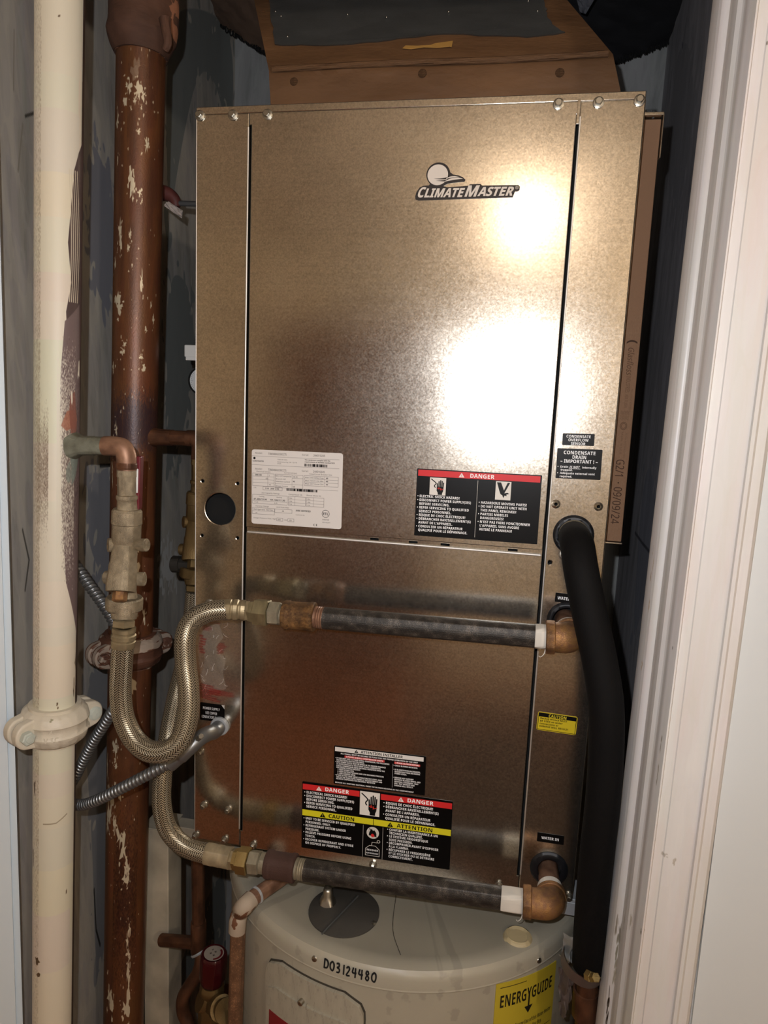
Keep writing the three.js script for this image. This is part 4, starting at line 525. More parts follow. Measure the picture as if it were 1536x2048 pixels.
M.brownPipe = std({ color: 0xffffff, roughness: 0.42, metalness: 0.25, bumpMap: rep(grain, 1, 8), bumpScale: 0.0002, map: rangeTex(512, 2048, (g, W, H) => {
  g.fillStyle = '#694428'; g.fillRect(0, 0, W, H); for (let i = 0; i < 2400; i++) { g.fillStyle = ['rgba(120,70,36,0.05)', 'rgba(40,20,14,0.06)', 'rgba(90,50,60,0.04)'][i % 3]; g.beginPath(); g.ellipse(rnd() * W, rnd() * H, 4 + rnd() * 26, 12 + rnd() * 70, 0, 0, 7); g.fill(); }
  const m = marker(g, W, H, fuN), c = '#cfc3a8';
  m.spray(-1, 1, 1.6656, 1.5416, 9000, 'rgba(58,40,44,0.3)', 2.5); m.spray(-0.6, 0.5, 1.0395, 0.5967, 5000, 'rgba(40,22,14,0.2)', 2.5);
  for (const [w, y, a, b] of [[-0.15, 2.0891, 0.12, 0.012], [-0.2, 2.0803, 0.2, 0.016]]) m.blob(w, y, a, b, 'rgba(140,118,98,0.75)', 12, 0.6);
  for (const [w, y, a, b] of [[-0.45, 2.0614, 0.2, 0.012], [-0.1, 2.0576, 0.2, 0.012], [0.12, 2.0537, 0.12, 0.01], [-0.05, 2.0499, 0.06, 0.006], [-0.62, 2.0423, 0.13, 0.01], [-0.2, 2.0436, 0.08, 0.006], [0.05, 2.0353, 0.05, 0.004], [0.15, 2.027, 0.04, 0.003], [-0.35, 2.0334, 0.05, 0.004], [-0.88, 2.018, 0.12, 0.016], [-0.05, 2.0052, 0.1, 0.005], [0.3, 1.989, 0.12, 0.014], [0.1, 1.9774, 0.05, 0.003], [-0.85, 1.9663, 0.05, 0.008],
    [-0.3, 1.9434, 0.16, 0.024], [-0.22, 1.9322, 0.13, 0.014], [0.05, 1.9256, 0.13, 0.01], [0.15, 1.917, 0.05, 0.005], [-0.72, 1.8737, 0.1, 0.018], [-0.68, 1.8616, 0.09, 0.02], [-0.3, 1.8669, 0.1, 0.01], [-0.35, 1.8501, 0.07, 0.005], [-0.9, 1.8297, 0.1, 0.01], [-0.2, 1.825, 0.05, 0.004], [0.2, 1.8072, 0.09, 0.016], [-0.82, 1.7797, 0.26, 0.012], [-0.7, 1.7686, 0.24, 0.012], [0.6, 1.7748, 0.04, 0.006], [0.72, 1.7533, 0.06, 0.01], [0.42, 1.7393, 0.07, 0.005], [-0.45, 1.7155, 0.1, 0.006], [-0.55, 1.7049, 0.14, 0.005], [0.25, 1.6999, 0.12, 0.004], [-0.92, 1.6814, 0.14, 0.01], [0.35, 1.6836, 0.1, 0.006], [-0.75, 1.5919, 0.15, 0.014], [-0.9, 1.5305, 0.05, 0.02], [-0.88, 1.5155, 0.05, 0.015], [0.18, 1.487, 0.14, 0.02], [0.15, 1.399, 0.13, 0.012], [0.2, 1.3858, 0.16, 0.016], [0.6, 1.3071, 0.1, 0.018],
    [0.1, 1.1911, 0.22, 0.014], [-0.6, 1.0847, 0.25, 0.02], [-0.55, 1.0576, 0.13, 0.006], [-0.95, 1.055, 0.1, 0.03], [-0.85, 1.0119, 0.1, 0.016], [-0.35, 1.0118, 0.15, 0.014], [-0.72, 0.9943, 0.2, 0.03], [-0.85, 0.9726, 0.2, 0.03], [-0.9, 0.9507, 0.22, 0.02], [-0.55, 0.9593, 0.1, 0.02], [-0.3, 0.9345, 0.24, 0.02], [-0.15, 0.9106, 0.22, 0.03], [0.0, 0.8794, 0.12, 0.02], [0.1, 0.8704, 0.1, 0.02], [-0.05, 0.8568, 0.17, 0.012], [0.2, 0.7654, 0.07, 0.018], [0.12, 0.7423, 0.08, 0.02], [0.18, 0.7216, 0.1, 0.014], [0.2, 0.6906, 0.1, 0.03], [0.22, 0.6526, 0.12, 0.035], [0.1, 0.6143, 0.22, 0.025], [-0.7, 0.6383, 0.2, 0.03], [-0.55, 0.6268, 0.16, 0.018]]) { m.blob(w, y, a * 0.8, b, c, 13 + Math.floor(rnd() * 8), 0.85); for (let k = 0; k < 3; k++) m.blob(w + (rnd() - 0.5) * a * 1.8, y + (rnd() - 0.5) * b * 3, a * 0.25, b * 0.25, c, 8, 0.8); }
  for (let i = 0; i < 260; i++) m.blob(-0.9 + rnd() * 1.7, 0.5956 + rnd() * (TOP - 0.5956), 0.01 + rnd() * 0.03, 0.001 + rnd() * 0.003, 'rgba(207,195,168,0.8)', 7, 0.7);
}) });
const brownT = thing('water_riser', 'brown copper riser pipe with flecks of cream paint, second pipe from the left', 'pipe');
const brownAt = riser(NA, NB, 0.0335, M.brownPipe, 'pipe', brownT);
{ // lumpy collar where the brown riser meets the ceiling run
  const y0 = 2.114, pts = []; for (let i = 0; i <= 8; i++) pts.push(brownAt(lerp(y0, y0 + 0.22, i / 8)));
  const g = sweep(pts, (t) => 0.036 + 0.011 * Math.min(1, t * 9), { n: 90, rad: 64, rf: (th, s, t) => 1 + (0.32 * (fbm(th / 6.2832, s * 2.2, 6, 4, 501) - 0.45)) * Math.min(1, t * 14) });
  M.collar = std({ color: 0xffffff, roughness: 0.8, map: rep(dataTex(256, (u, v) => { const n = fbm(u, v, 5, 5, 511), k = n > 0.62 ? 1.7 : 1; return [(0.33 + 0.2 * (n - 0.5)) * k, (0.22 + 0.15 * (n - 0.5)) * k, (0.16 + 0.12 * (n - 0.5)) * k]; }, true), 1, 6), bumpMap: rep(coarse, 1, 10), bumpScale: 0.003 });
  part('wrapped_collar', g, M.collar, brownT, 'lumpy brown wrapped collar');
  const e = [-0.0509,2.1233,-0.02]; part('collar_drip', sweep([add(e, [-0.004, 0.02, 0]), add(e, [0, 0, 0.002]), add(e, [0.001, -0.012, 0.002]), add(e, [-0.004, -0.018, 0])], (t) => 0.008 - 0.003 * t, { n: 24, rad: 12 }), M.collar, brownT);
}
// grooved couplings: ring, two bolted lugs
async function letters() { return new FontLoader().loadAsync('fonts/droid/droid_sans_bold.typeface.json'); }
const FONT = await letters();
function coupling(name, lab, atFn, y, r, ear, mats, print) {
  const t = thing(name, lab, 'pipe coupling'), c = atFn(y), h = 0.023, prof = [[0, r + 0.0005], [0, r + 0.009], [0.004, r + 0.0135], [0.015, r + 0.0165], [0.0175, r + 0.0145], [0.0285, r + 0.0145], [0.031, r + 0.0165], [0.042, r + 0.0135], [0.046, r + 0.009], [0.046, r + 0.0005]];
  const a = atFn(y - h), b = atFn(y + h);
  part('housing', lathe(a, b, prof, { seg: 64, crease: 0.9 }), mats[0], t);
  part('gasket_lip', lathe(atFn(y - h - 0.003), atFn(y + h + 0.004), [[0, r], [0, r + 0.006], [0.053, r + 0.006], [0.053, r]], { seg: 48 }), mats[2], t);
  for (const s of [1, -1]) {
    const e = new THREE.Vector3(Math.cos(ear) * s, 0, -Math.sin(ear) * s), up = new THREE.Vector3(0, 1, 0), tg = new THREE.Vector3().crossVectors(e, up), mtx = new THREE.Matrix4().makeBasis(e, up, tg).setPosition(V(c));
    for (const q of [1, -1]) {
      const sh = new THREE.Shape(); sh.moveTo(0, -0.021); sh.lineTo(0.019, -0.017); sh.quadraticCurveTo(0.0295, -0.012, 0.0295, 0); sh.quadraticCurveTo(0.0295, 0.012, 0.019, 0.017); sh.lineTo(0, 0.021); sh.closePath(); hole(sh, 0.0165, 0, 0.0062);
      const g = new THREE.ExtrudeGeometry(sh, { depth: 0.008, bevelEnabled: true, bevelThickness: 0.003, bevelSize: 0.003, bevelOffset: -0.003, bevelSegments: 3 });
      g.translate(r + 0.0045, 0, q > 0 ? 0.0065 : -0.0145); part('bolt_lug', g.applyMatrix4(mtx), mats[0], t);
    }
    const P = (x, z) => new THREE.Vector3(r + 0.021 + x, 0, z).applyMatrix4(mtx).toArray();
    part('bolt', merge([tubeBetween(P(0, -0.027), P(0, 0.02), 0.0048, 16), lathe(P(0, 0.0165), P(0, 0.025), [[0, 0.0095], [0.003, 0.0095], [0.006, 0.0075], [0.008, 0.003], [0.0083, 0]], { seg: 24, crease: 1.2 })]), mats[1], t);
    part('nut', hexNut(P(0, -0.0255), P(0, -0.0165), 0.0092, 0.4), mats[1], t);
  }
  if (print) for (const [s, yy, a0, size] of print) {
    let a = a0; for (const ch of s) { const g = new TextGeometry(ch, { font: FONT, size, depth: 0.0012, curveSegments: 2 }); g.computeBoundingBox(); const w = g.boundingBox.max.x; const rr = r + 0.0141 + (Math.abs(yy) > 0.008 ? 0.0012 : 0); g.translate(-w / 2, 0, 0).rotateY(a).translate(c[0] + Math.sin(a) * rr, c[1] + yy, c[2] + Math.cos(a) * rr); part('raised_letter', g, mats[0], t); a += (w + 0.0022) / rr; }
  }
  return rebase(t);
}
M.creamPaint = std({ color: 0xffffff, roughness: 0.5, bumpMap: rep(coarse, 3, 20), bumpScale: 0.0012, map: rep(dataTex(256, (u, v) => { const n = fbm(u, v, 6, 5, 521), k = n > 0.66 ? 0.72 : 1; return [0.81 * k, 0.775 * k, 0.70 * k * (k < 1 ? 0.9 : 1)]; }, true), 1, 8) });
M.brownFlaked = std({ color: 0xffffff, roughness: 0.65, metalness: 0.1, bumpMap: rep(coarse, 2, 20), bumpScale: 0.0015, map: rep(dataTex(256, (u, v) => { const n = fbm(u, v, 5, 5, 531); return n > 0.55 ? [0.62, 0.56, 0.5] : [0.36 + 0.2 * (n - 0.4), 0.23 + 0.15 * (n - 0.4), 0.17 + 0.1 * (n - 0.4)]; }, true), 1, 10) });
M.bluePaint = std({ color: 0xb9bfb4, roughness: 0.55 });
coupling('pipe_coupling', 'bolted grooved coupling painted cream, on the leftmost riser pipe', whiteAt, 1.204, 0.027, 4.28, [M.creamPaint, M.bluePaint, M.creamPaint], [['VIC', -0.0105, 0.36, 0.0062], ['2', 0.0005, 0.5, 0.0065]]);
coupling('pipe_coupling', 'bolted grooved coupling, brown with flaking paint, on the brown riser pipe', brownAt, 1.2443, 0.0335, 4.2, [M.brownFlaked, M.brownFlaked, M.brownFlaked]);

// ---------------------------------------------------------------- branches and valves
// one strainer valve assembly hanging below a branch elbow; px gives points from the upper valve, off moves them for the second
function valve(lab, off, k, mats, lever) {
  const t = thing('strainer_valve', lab, 'valve'), O = [-0.029,1.4998,0.13], S = (p) => add(add(O, off), [(p[0] - O[0]) * k, (p[1] - O[1]) * k, (p[2] - O[2]) * k]), mm = 0.000637 * k;
  const L = (a, b, prof, m, n, o) => part(n, lathe(S(a), S(b), prof.map(([f, r]) => [f, r * mm]), { frac: true, ...o }), m, t);
  L([-0.0289,1.5536,0.13], [-0.029,1.4991,0.13], [[0, 0], [0, 18], [0.02, 18.6], [0.2, 18.6], [0.2, 17.8], [0.62, 17.8], [0.64, 20.5], [0.7, 20.8], [0.74, 19.4], [0.76, 18.6], [0.94, 19.6], [0.98, 21], [1, 21], [1, 0]], mats[0], 'union');
  L([-0.0289,1.5017,0.13], [-0.0309,1.4552,0.13], [[0, 0], [0, 26], [0.06, 29], [0.4, 29.5], [0.42, 28], [0.9, 28], [0.97, 26], [1, 22], [1, 0]], mats[0], 'valve_body');
  L([-0.0315,1.4616,0.13], [-0.026,1.3996,0.152], [[0, 0], [0, 21], [0.1, 24], [0.42, 25.5], [0.48, 27], [0.66, 27.5], [0.7, 28.5], [0.93, 29], [0.99, 28], [1, 25], [0.97, 23], [0.97, 0]], mats[0], 'strainer_body', { crease: 0.7 });
  part('plug', hexNut(S([-0.0272,1.4029,0.15]), S([-0.0252,1.3888,0.157]), 14 * mm, 0.3), mats[2], t, 'hexagonal brass plug');
  for (const [a, b, r] of [[[-0.0351,1.4548,0.13], [-0.0493,1.4559,0.142], 14], [[-0.0282,1.4554,0.13], [-0.0007,1.458,0.132], 13], [[-0.0309,1.4126,0.138], [-0.0038,1.4136,0.132], 14], [[-0.0323,1.4144,0.138], [-0.056,1.4118,0.136], 14]]) part('port', lathe(S(a), S(b), [[0, 0], [0, r * 0.95 * mm], [0.5, r * 0.8 * mm], [0.7, r * mm], [0.97, r * mm], [1, r * 0.85 * mm], [0.96, r * 0.6 * mm], [0.96, 0]], { frac: true, seg: 24 }), mats[0], t);
  L([-0.037,1.385,0.125], [-0.0379,1.3681,0.125], [[0, 0], [0, 34], [0.12, 36.5], [0.88, 36.5], [1, 34], [1, 0]], mats[0], 'flange');
  L([-0.0412,1.4027,0.12], [-0.0371,1.3809,0.125], [[0, 22], [1, 26]], mats[0], 'neck');
  L([-0.0342,1.3719,0.13], [-0.0333,1.3582,0.133], [[0, 0], [0, 28], [0.5, 26], [1, 24], [1, 0]], mats[0], 'tail_piece');
  part('nut', hexNut(S([-0.0333,1.3588,0.133]), S([-0.0335,1.3477,0.134]), 24 * mm, 0.5), mats[1], t);
  if (lever) {
    const a = S([-0.0201,1.5,0.118]), b = S([-0.0173,1.5685,0.118]), g = new RoundedBoxGeometry(0.0056, V(a).distanceTo(V(b)), 0.013, 2, 0.0014), h = new RoundedBoxGeometry(0.0052, 0.031, 0.0136, 2, 0.001), mt = alongY(mix(a, b, 0.5), V(b).sub(V(a)).toArray(), 0.2);
    part('lever_handle', g.applyMatrix4(mt), M.red, t, 'dark red lever handle'); part('lever_tag', h.applyMatrix4(alongY(add(mix(a, b, 0.55), [-0.0018, 0, 0.0008]), V(b).sub(V(a)).toArray(), 0.2)), M.whitePlastic, t.children.at(-1), 'white printed tag on the lever'); part('lever_arm', sweep([S([-0.0261,1.5057,0.13]), S([-0.024,1.499,0.122]), a], 0.0035, { n: 20, rad: 10 }), M.dark, t);
  }
  return t;
}
const vMats = [M.bronzeCast, M.crimp, M.bronzeElbow], vMats2 = [M.brassDark, M.brassDark, M.brassDark];  // second valve set is darker brass: being unlit is put into the colour
const V2OFF = (() => { const a = [-0.029,1.4998,0.13], b = [-0.0177,1.5022,-0.05]; return [b[0] - a[0], b[1] - a[1], b[2] - a[2]]; })();
rebase(valve('dull bronze strainer valve with a dark red lever, beside the brown riser pipe', [0, 0, 0], 1, vMats, true));
rebase(valve('brass strainer valve with shade in its colour, half hidden behind the left edge of the cabinet', V2OFF, 1, vMats2, false));
{ // copper branch from the cream riser to the first valve
  const t = thing('copper_branch', 'short copper branch with an elbow leaving the cream painted riser', 'pipe'), c = whiteAt(1.5772);
  const q = [-0.054,1.5798,0.131], e0 = [-0.0464,1.5802,0.131], e1 = [-0.0328,1.5778,0.131], e2 = [-0.0288,1.5687,0.131], e3 = [-0.0282,1.5606,0.131], e4 = [-0.0284,1.5512,0.131];
  part('tee_stub', lathe(add(c, [0.022, 0.001, 0]), q, [[0, 0.019], [0.006, 0.0165], [0.012, 0.0128], [0.02, 0.0122], [0.03, 0.0122], [0.031, 0.0116], [0.06, 0.0116], [0.06, 0]].map(([d, r]) => [Math.min(d, V(add(c, [0.022, 0.001, 0])).distanceTo(V(q))), r]), { crease: 0.8 }), M.verdigris, t, 'green tarnished stub');
  part('elbow', sweep([add(q, [-0.004, 0, 0]), e0, e1, e2, e3, e4], 0.0122, { n: 40, rad: 28 }), M.copper, t); part('cup_rim', lathe(e3, e4, [[0, 0.0124], [0.002, 0.013], [0.006, 0.013], [0.008, 0.0124]]), M.copperDark, t);
  rebase(t);
  const t2 = thing('copper_branch', 'copper branch with an elbow leaving the brown riser behind the cabinet edge', 'pipe'), c2 = brownAt(1.582);
  const a = add(c2, [0.03, 0, 0]), b = [-0.026,1.5836,-0.05], d = add(V2OFF, [-0.0281,1.5731,0.131]), f = add(V2OFF, [-0.0284,1.5512,0.131]);
  part('tee_stub', lathe(a, b, [[0, 0.0145], [0.2, 0.0128], [0.5, 0.0122], [0.5, 0.0114], [1, 0.0114], [1, 0]], { frac: true }), M.copperDark, t2);
  part('elbow', sweep([add(b, [-0.01, 0, 0]), add(b, [0, 0, 0]), [d[0] - 0.003, b[1] - 0.004, d[2]], d, f], 0.0122, { n: 40, rad: 24 }), M.copperDark, t2); rebase(t2);
  const s = [-0.0603,1.3889,-0.05], e = [-0.028,1.3901,-0.05]; const t3 = solo('drain_stub', lathe(s, e, [[0, 0], [0, 0.0125], [0.03, 0.0132], [0.4, 0.0128], [0.42, 0.011], [1, 0.011], [1, 0]], { frac: true }), std({ color: 0x35332f, metalness: 0.5, roughness: 0.5 }), 'short dark pipe stub sticking out left of the half hidden valve', 'pipe');
}

// ---------------------------------------------------------------- braided hoses
function hoseEnd(t, a, b, r, dir) { // crimped ferrule from a to b with ridges
  part('ferrule', lathe(a, b, [[0, r * 0.96], [0, r * 1.16], [0.04, r * 1.2], [0.3, r * 1.22], [0.34, r * 1.13], [0.4, r * 1.13], [0.44, r * 1.25], [0.62, r * 1.25], [0.68, r * 1.12], [0.76, r * 1.14], [0.8, r * 1.2], [0.98, r * 1.18], [1, r * 0.9]], { frac: true }), M.crimp, t);
}
{
  const t = thing('braided_hose', 'braided metal hose looping from the dull bronze valve up to the upper iron pipe', 'hose');
  const path = [[-0.0345,1.3274,0.134],[-0.0371,1.2959,0.134],[-0.0391,1.2579,0.134],[-0.0333,1.2227,0.136],[-0.0148,1.1964,0.14],[0.0076,1.1859,0.142],[0.0302,1.1885,0.138],[0.0444,1.2026,0.13],[0.0492,1.232,0.12],[0.0459,1.2629,0.112],[0.0372,1.2966,0.103],[0.0334,1.3253,0.097],[0.0349,1.3419,0.09],[0.0435,1.3535,0.084],[0.0571,1.3607,0.078],[0.0716,1.3632,0.072],[0.0813,1.3631,0.068]];
  part('braid', sweep(path, 0.0139, { n: 260, rad: 40 }), M.braid, t);
  hoseEnd(t, [-0.0346,1.3207,0.134], [-0.0328,1.3478,0.134], 0.0125); hoseEnd(t, [0.0767,1.3636,0.069], [0.1046,1.363,0.062], 0.0118);
  rebase(t);
  const t2 = thing('braided_hose', 'dusty braided metal hose curving down from behind the cabinet to the lower iron pipe', 'hose');
  const q = add(V2OFF, [-0.0335,1.3464,0.134]), path2 = [q, add(q, [-0.002, -0.03, 0.002]), ...[[-0.0311,1.2507,-0.035],[-0.0324,1.1939,-0.005],[-0.0271,1.1468,0.03],[-0.0254,1.0985,0.05],[-0.021,1.0538,0.06],[-0.0091,1.02,0.062],[0.016,0.9997,0.062],[0.0462,0.9925,0.06],[0.0578,0.9913,0.06]]];
  part('braid', sweep(path2, 0.0136, { n: 240, rad: 40 }), M.braid, t2);
  part('ferrule', lathe([0.0485,0.9929,0.06], [0.087,0.9917,0.06], [[0, 0.0135], [0, 0.015], [0.3, 0.0153], [0.34, 0.0148], [0.6, 0.0153], [0.64, 0.0148], [0.98, 0.0153], [1, 0.013]], { frac: true }), M.braidDusty = std({ color: 0xb5a88e, map: rep(M.castTint, 1, 16), metalness: 0.3, roughness: 0.6 }), t2);
  rebase(t2);
}
// ---------------------------------------------------------------- iron pipes that feed the unit
function feed(lab, px, m, Gc, zc) {
  const t = thing('iron_pipe', lab, 'pipe'), P = (n) => px[n], mm = 0.00066;
  const L = (n, a, b, prof, mat, lbl, o) => part(n, lathe(P(a), P(b), prof, { frac: true, ...o }), mat, t, lbl);
  part('collar', hexNut(P('c0'), P('c1'), 0.0145, 0.2), M.crimp, t);
  part('union_nut', lathe(P('n0'), P('n1'), [[0, 0], [0, 0.0145], [0.25, 0.0155], [0.26, 0.0165], [0.3, 0.0188], [0.96, 0.0188], [1, 0.017], [1, 0]], { frac: true, seg: 6, crease: 0.2, roll: 0.35 }), m[0], t);
  part('adapter', hexNut(P('n1'), P('n2'), 0.0166, 0.1), m[1], t); L('thread', 'n2', 'k0', [[0, 0], [0, 0.0145], [1, 0.0145], [1, 0]], m[1]);
  L('coupling', 'k0', 'k1', [[0, 0], [0, 0.0185], [0.04, 0.0196], [0.16, 0.0199], [0.22, 0.0186], [0.8, 0.0186], [0.86, 0.0198], [0.97, 0.0196], [1, 0.018], [1, 0]], m[2]);
  L('threads', 'k1', 'p0', [[0, 0.0145], [0.2, 0.0145], [0.25, 0.0136], [0.4, 0.0146], [0.5, 0.0137], [0.62, 0.0147], [0.75, 0.0139], [0.9, 0.0148], [1, 0.0148]], m[3], undefined, { crease: 0.3 });
  L('pipe', 'p0', 'p1', [[0, 0], [0, 0.0148], [1, 0.0148], [1, 0]], M.blackIron);
  part('thread_tape', lathe(P('t0'), P('t1'), [[0, 0.0148], [0.04, 0.0154], [0.5, 0.0157], [0.96, 0.0155], [1, 0.0148]], { frac: true, crease: 1 }), M.tape, t, 'white thread sealing tape');
  part('tape_wisp', sweep([add(P('t1'), [0, -0.013, 0.006]), add(P('t1'), [-0.002, -0.02, 0.008]), add(P('t1'), [-0.006, -0.024, 0.008]), add(P('t1'), [-0.008, -0.023, 0.007])], (q) => 0.0009 * (1 - q * 0.7), { n: 20, rad: 6 }), M.tape, t);
  // elbow: from the pipe end round to the stub out of the panel
  const e0 = P('t1'), x = Gc[0], y = e0[1] + 0.001, r = 0.0172;
  part('elbow_band', lathe(add(e0, [-0.001, 0, 0]), add(e0, [0.0105, 0.0005, 0]), [[0, 0.0145], [0, 0.0195], [0.1, 0.021], [0.9, 0.021], [1, 0.0195], [1, 0.0145]], { frac: true }), M.bronzeElbow, t);
  part('elbow', sweep([add(e0, [0.006, 0, 0]), [x - 0.013, y, zc], [x - 0.004, y, zc - 0.002], [x + 0.001, y, zc - 0.008], [x + 0.002, y, zc - 0.019]], r * 1.06, { n: 40, rad: 36, rf: (th, s, k) => 1 + 0.05 * Math.sin(k * Math.PI) }), M.bronzeElbow, t, 'bronze elbow');
  part('elbow_band', lathe([x + 0.002, y, zc - 0.0165], [x + 0.002, y, zc - 0.0235], [[0, 0.0145], [0, 0.0195], [0.1, 0.0202], [0.9, 0.0202], [1, 0.019], [1, 0.0145]].map(([a, b]) => [a, b]), { frac: true }), M.bronzeElbow, t);
  part('stub_tape', lathe([x + 0.002, y, zc - 0.022], [x + 0.001, y, zc - 0.038], [[0, 0.0168], [0.9, 0.0168], [1, 0.015], [1, 0.0135]], { frac: true }), M.tape, t, 'white thread sealing tape on the stub');
  part('copper_stub', tubeBetween([x + 0.001, y, zc - 0.036], [x, y, -0.025], 0.0142), M.copper, t, 'bare copper stub'); rebase(t);
}
feed('upper rusty iron pipe with a bronze elbow, running across the lower panel', {
  c0: [0.1032,1.3628,0.062], c1: [0.1106,1.3626,0.061], n0: [0.1092,1.3625,0.061], n1: [0.1366,1.3621,0.06], n2: [0.1542,1.3625,0.06], k0: [0.1577,1.3621,0.06], k1: [0.2009,1.363,0.06], p0: [0.2133,1.3629,0.06], p1: [0.4934,1.3674,0.06], t0: [0.4872,1.3674,0.06], t1: [0.5013,1.3676,0.06] }, [M.fittingOlive, M.fittingGrey, M.rustBronze, M.copper], G2, 0.0602);
feed('lower black iron pipe with a bronze elbow, just above the water heater', {
  c0: [0.0832,0.9911,0.06], c1: [0.0923,0.9911,0.06], n0: [0.0908,0.9916,0.06], n1: [0.1136,0.9917,0.06], n2: [0.1317,0.9926,0.06], k0: [0.14,0.9925,0.06], k1: [0.1838,0.9933,0.06], p0: [0.197,0.9933,0.06], p1: [0.475,1.0015,0.06], t0: [0.4697,1.0012,0.06], t1: [0.4992,1.0017,0.06] }, [M.brass, M.fittingGrey, M.ironCoupling, M.fittingGrey], [G3[0], G3[1]], 0.0602);

// ---------------------------------------------------------------- condensate drain
{
  const t = thing('drain_hose', 'thick black foam insulated drain hose hanging down the right side of the cabinet', 'hose');
  part('foam_sleeve', sweep([[G1[0], G1[1], -0.01], [G1[0], G1[1] + 0.0005, 0.015], ...[[0.5304,1.4831,0.048],[0.5347,1.4591,0.072],[0.5481,1.4084,0.086],[0.5627,1.3568,0.094],[0.5741,1.3042,0.1],[0.5795,1.2414,0.1],[0.5814,1.1822,0.098],[0.5814,1.1192,0.093],[0.5825,1.0522,0.085],[0.5846,0.9837,0.078],[0.5872,0.9358,0.072]]], (q) => 0.0186 + 0.0022 * Math.min(1, q * 12), { n: 160, rad: 36 }), M.foam, t);
  part('pipe_rim', lathe([G1[0], G1[1] + 0.001, 0.002], [G1[0], G1[1] + 0.001, 0.0125], [[0, 0.0192], [0.009, 0.0196], [0.0105, 0.0188]], {}), M.fittingGrey, t, 'pale rim of the pipe inside the grommet');
  const c = [0.5871,0.9191,0.068], c1 = [0.589,0.8847,0.064], c2 = [0.5933,0.806,0.06];
  part('copper_pipe', merge([tubeBetween([0.5873,0.9378,0.07], c2, 0.0135)]), M.copperDark, t); part('cup_joint', lathe([0.5881,0.8944,0.065], [0.59,0.8501,0.063], [[0, 0.0138], [0.02, 0.0165], [0.9, 0.0168], [1, 0.0138]], { frac: true }), M.copperDark, t); rebase(t);
  const k = thing('hose_clamp', 'hose clamp with a brass coloured screw, at the lower end of the black drain hose', 'clamp'), ax = [0.22, 0.95, 0.2], hc = [0.5817,0.9325,0.066], up = alongY(hc, ax);
  const band = new THREE.CylinderGeometry(0.0292, 0.0282, 0.0165, 48, 1, true).applyMatrix4(up), band2 = new THREE.CylinderGeometry(0.0282, 0.0272, 0.0165, 48, 1, true).applyMatrix4(up);
  part('band', merge([band, band2]), std({ color: 0x6f625b, metalness: 0.6, roughness: 0.45, side: THREE.DoubleSide }), k);
  for (let i = 0; i < 12; i++) { const a = -1.75 + i * 0.09; part('slot', new THREE.BoxGeometry(0.001, 0.008, 0.0008).translate(0, 0, 0.0292).rotateY(a + 0.7).applyMatrix4(up), M.dark, k); }
  const s0 = [0.5885,0.9424,0.1], s1 = [0.5917,0.9502,0.104]; part('screw_housing', hexNut(add(s0, [-0.006, -0.002, -0.006]), s0, 0.0068), M.brass, k); part('screw_head', hexNut(s0, add(s1, [0.001, 0, 0.004]), 0.0058, 0.3), M.brass, k); rebase(k);
}
// crumpled foil tape hanging beside the clamp
const crumple = (g, amp, s) => { const p = g.attributes.position; for (let i = 0; i < p.count; i++) { const u = g.attributes.uv.getX(i), v = g.attributes.uv.getY(i); p.setZ(i, p.getZ(i) + amp * (Math.abs(fbm(u, v, 4, 4, s) - 0.5) * 4 - 0.5)); p.setX(i, p.getX(i) + amp * 0.4 * (fbm(u, v, 5, 3, s + 9) - 0.5)); } g.computeVertexNormals(); return g; };
function flap(pts, s, amp = 0.004) { const g = new THREE.PlaneGeometry(1, 1, 24, 40), p = g.attributes.position, u = g.attributes.uv; crumple(g, 0, s); for (let i = 0; i < p.count; i++) { const a = mix(mix(pts[0], pts[1], u.getX(i)), mix(pts[3], pts[2], u.getX(i)), 1 - u.getY(i)), n = amp * (Math.abs(fbm(u.getX(i) * 0.9, u.getY(i) * 0.9, 3, 2, s) - 0.5) * 4 - 0.6 + 0.8 * Math.sin(u.getX(i) * 3.1)); p.setXYZ(i, a[0] + n * 0.4, a[1], a[2] + n); } g.computeVertexNormals(); const b = g.clone(); b.translate(0, 0, -0.0007); return merge([g, b]); }
M.foil2 = std({ color: 0xa3a6a4, metalness: 0.55, roughness: 0.45, side: THREE.DoubleSide }); M.foilDark = std({ color: 0x564b46, metalness: 0.2, roughness: 0.6, side: THREE.DoubleSide });
solo('foil_tape', flap([[0.5545,0.9646,0.06], [0.5693,0.972,0.06], [0.5732,0.9178,0.05], [0.5527,0.9252,0.055]], 611, 0.007), M.foil2, 'crumpled silver foil tape left of the lower end of the black drain hose', 'foil tape');
solo('foil_tape', flap([[0.5509,0.9227,0.07], [0.5718,0.9176,0.07], [0.568,0.8615,0.07], [0.5571,0.8515,0.07]], 617, 0.006), M.foilDark, 'dark brown tape flap hanging below the hose clamp', 'foil tape');
{
  const t = thing('insulation_wrap', 'silver foil and grey cloth insulation bundle squeezed between the drain hose and the door jamb', 'insulation');
  part('foil_end', flap([[0.6272,1.0043,-0.08], [0.6428,1.0215,-0.08], [0.6451,0.996,-0.08], [0.6279,0.9717,-0.08]], 631, 0.006), M.foil2, t);
  part('cloth', sweep([...[[0.6434,0.9789,-0.1],[0.6413,0.9451,-0.1],[0.6407,0.9113,-0.1],[0.6401,0.901,-0.1]]], (q) => 0.016 + 0.004 * q, { n: 40, rad: 28, rf: (th, s) => 1 + 0.16 * (fbm(th / 6.283, s * 3, 5, 4, 641) - 0.5) }), std({ color: 0x55525a, roughness: 0.9, bumpMap: rep(grain, 2, 20), bumpScale: 0.0008 }), t); rebase(t);
}

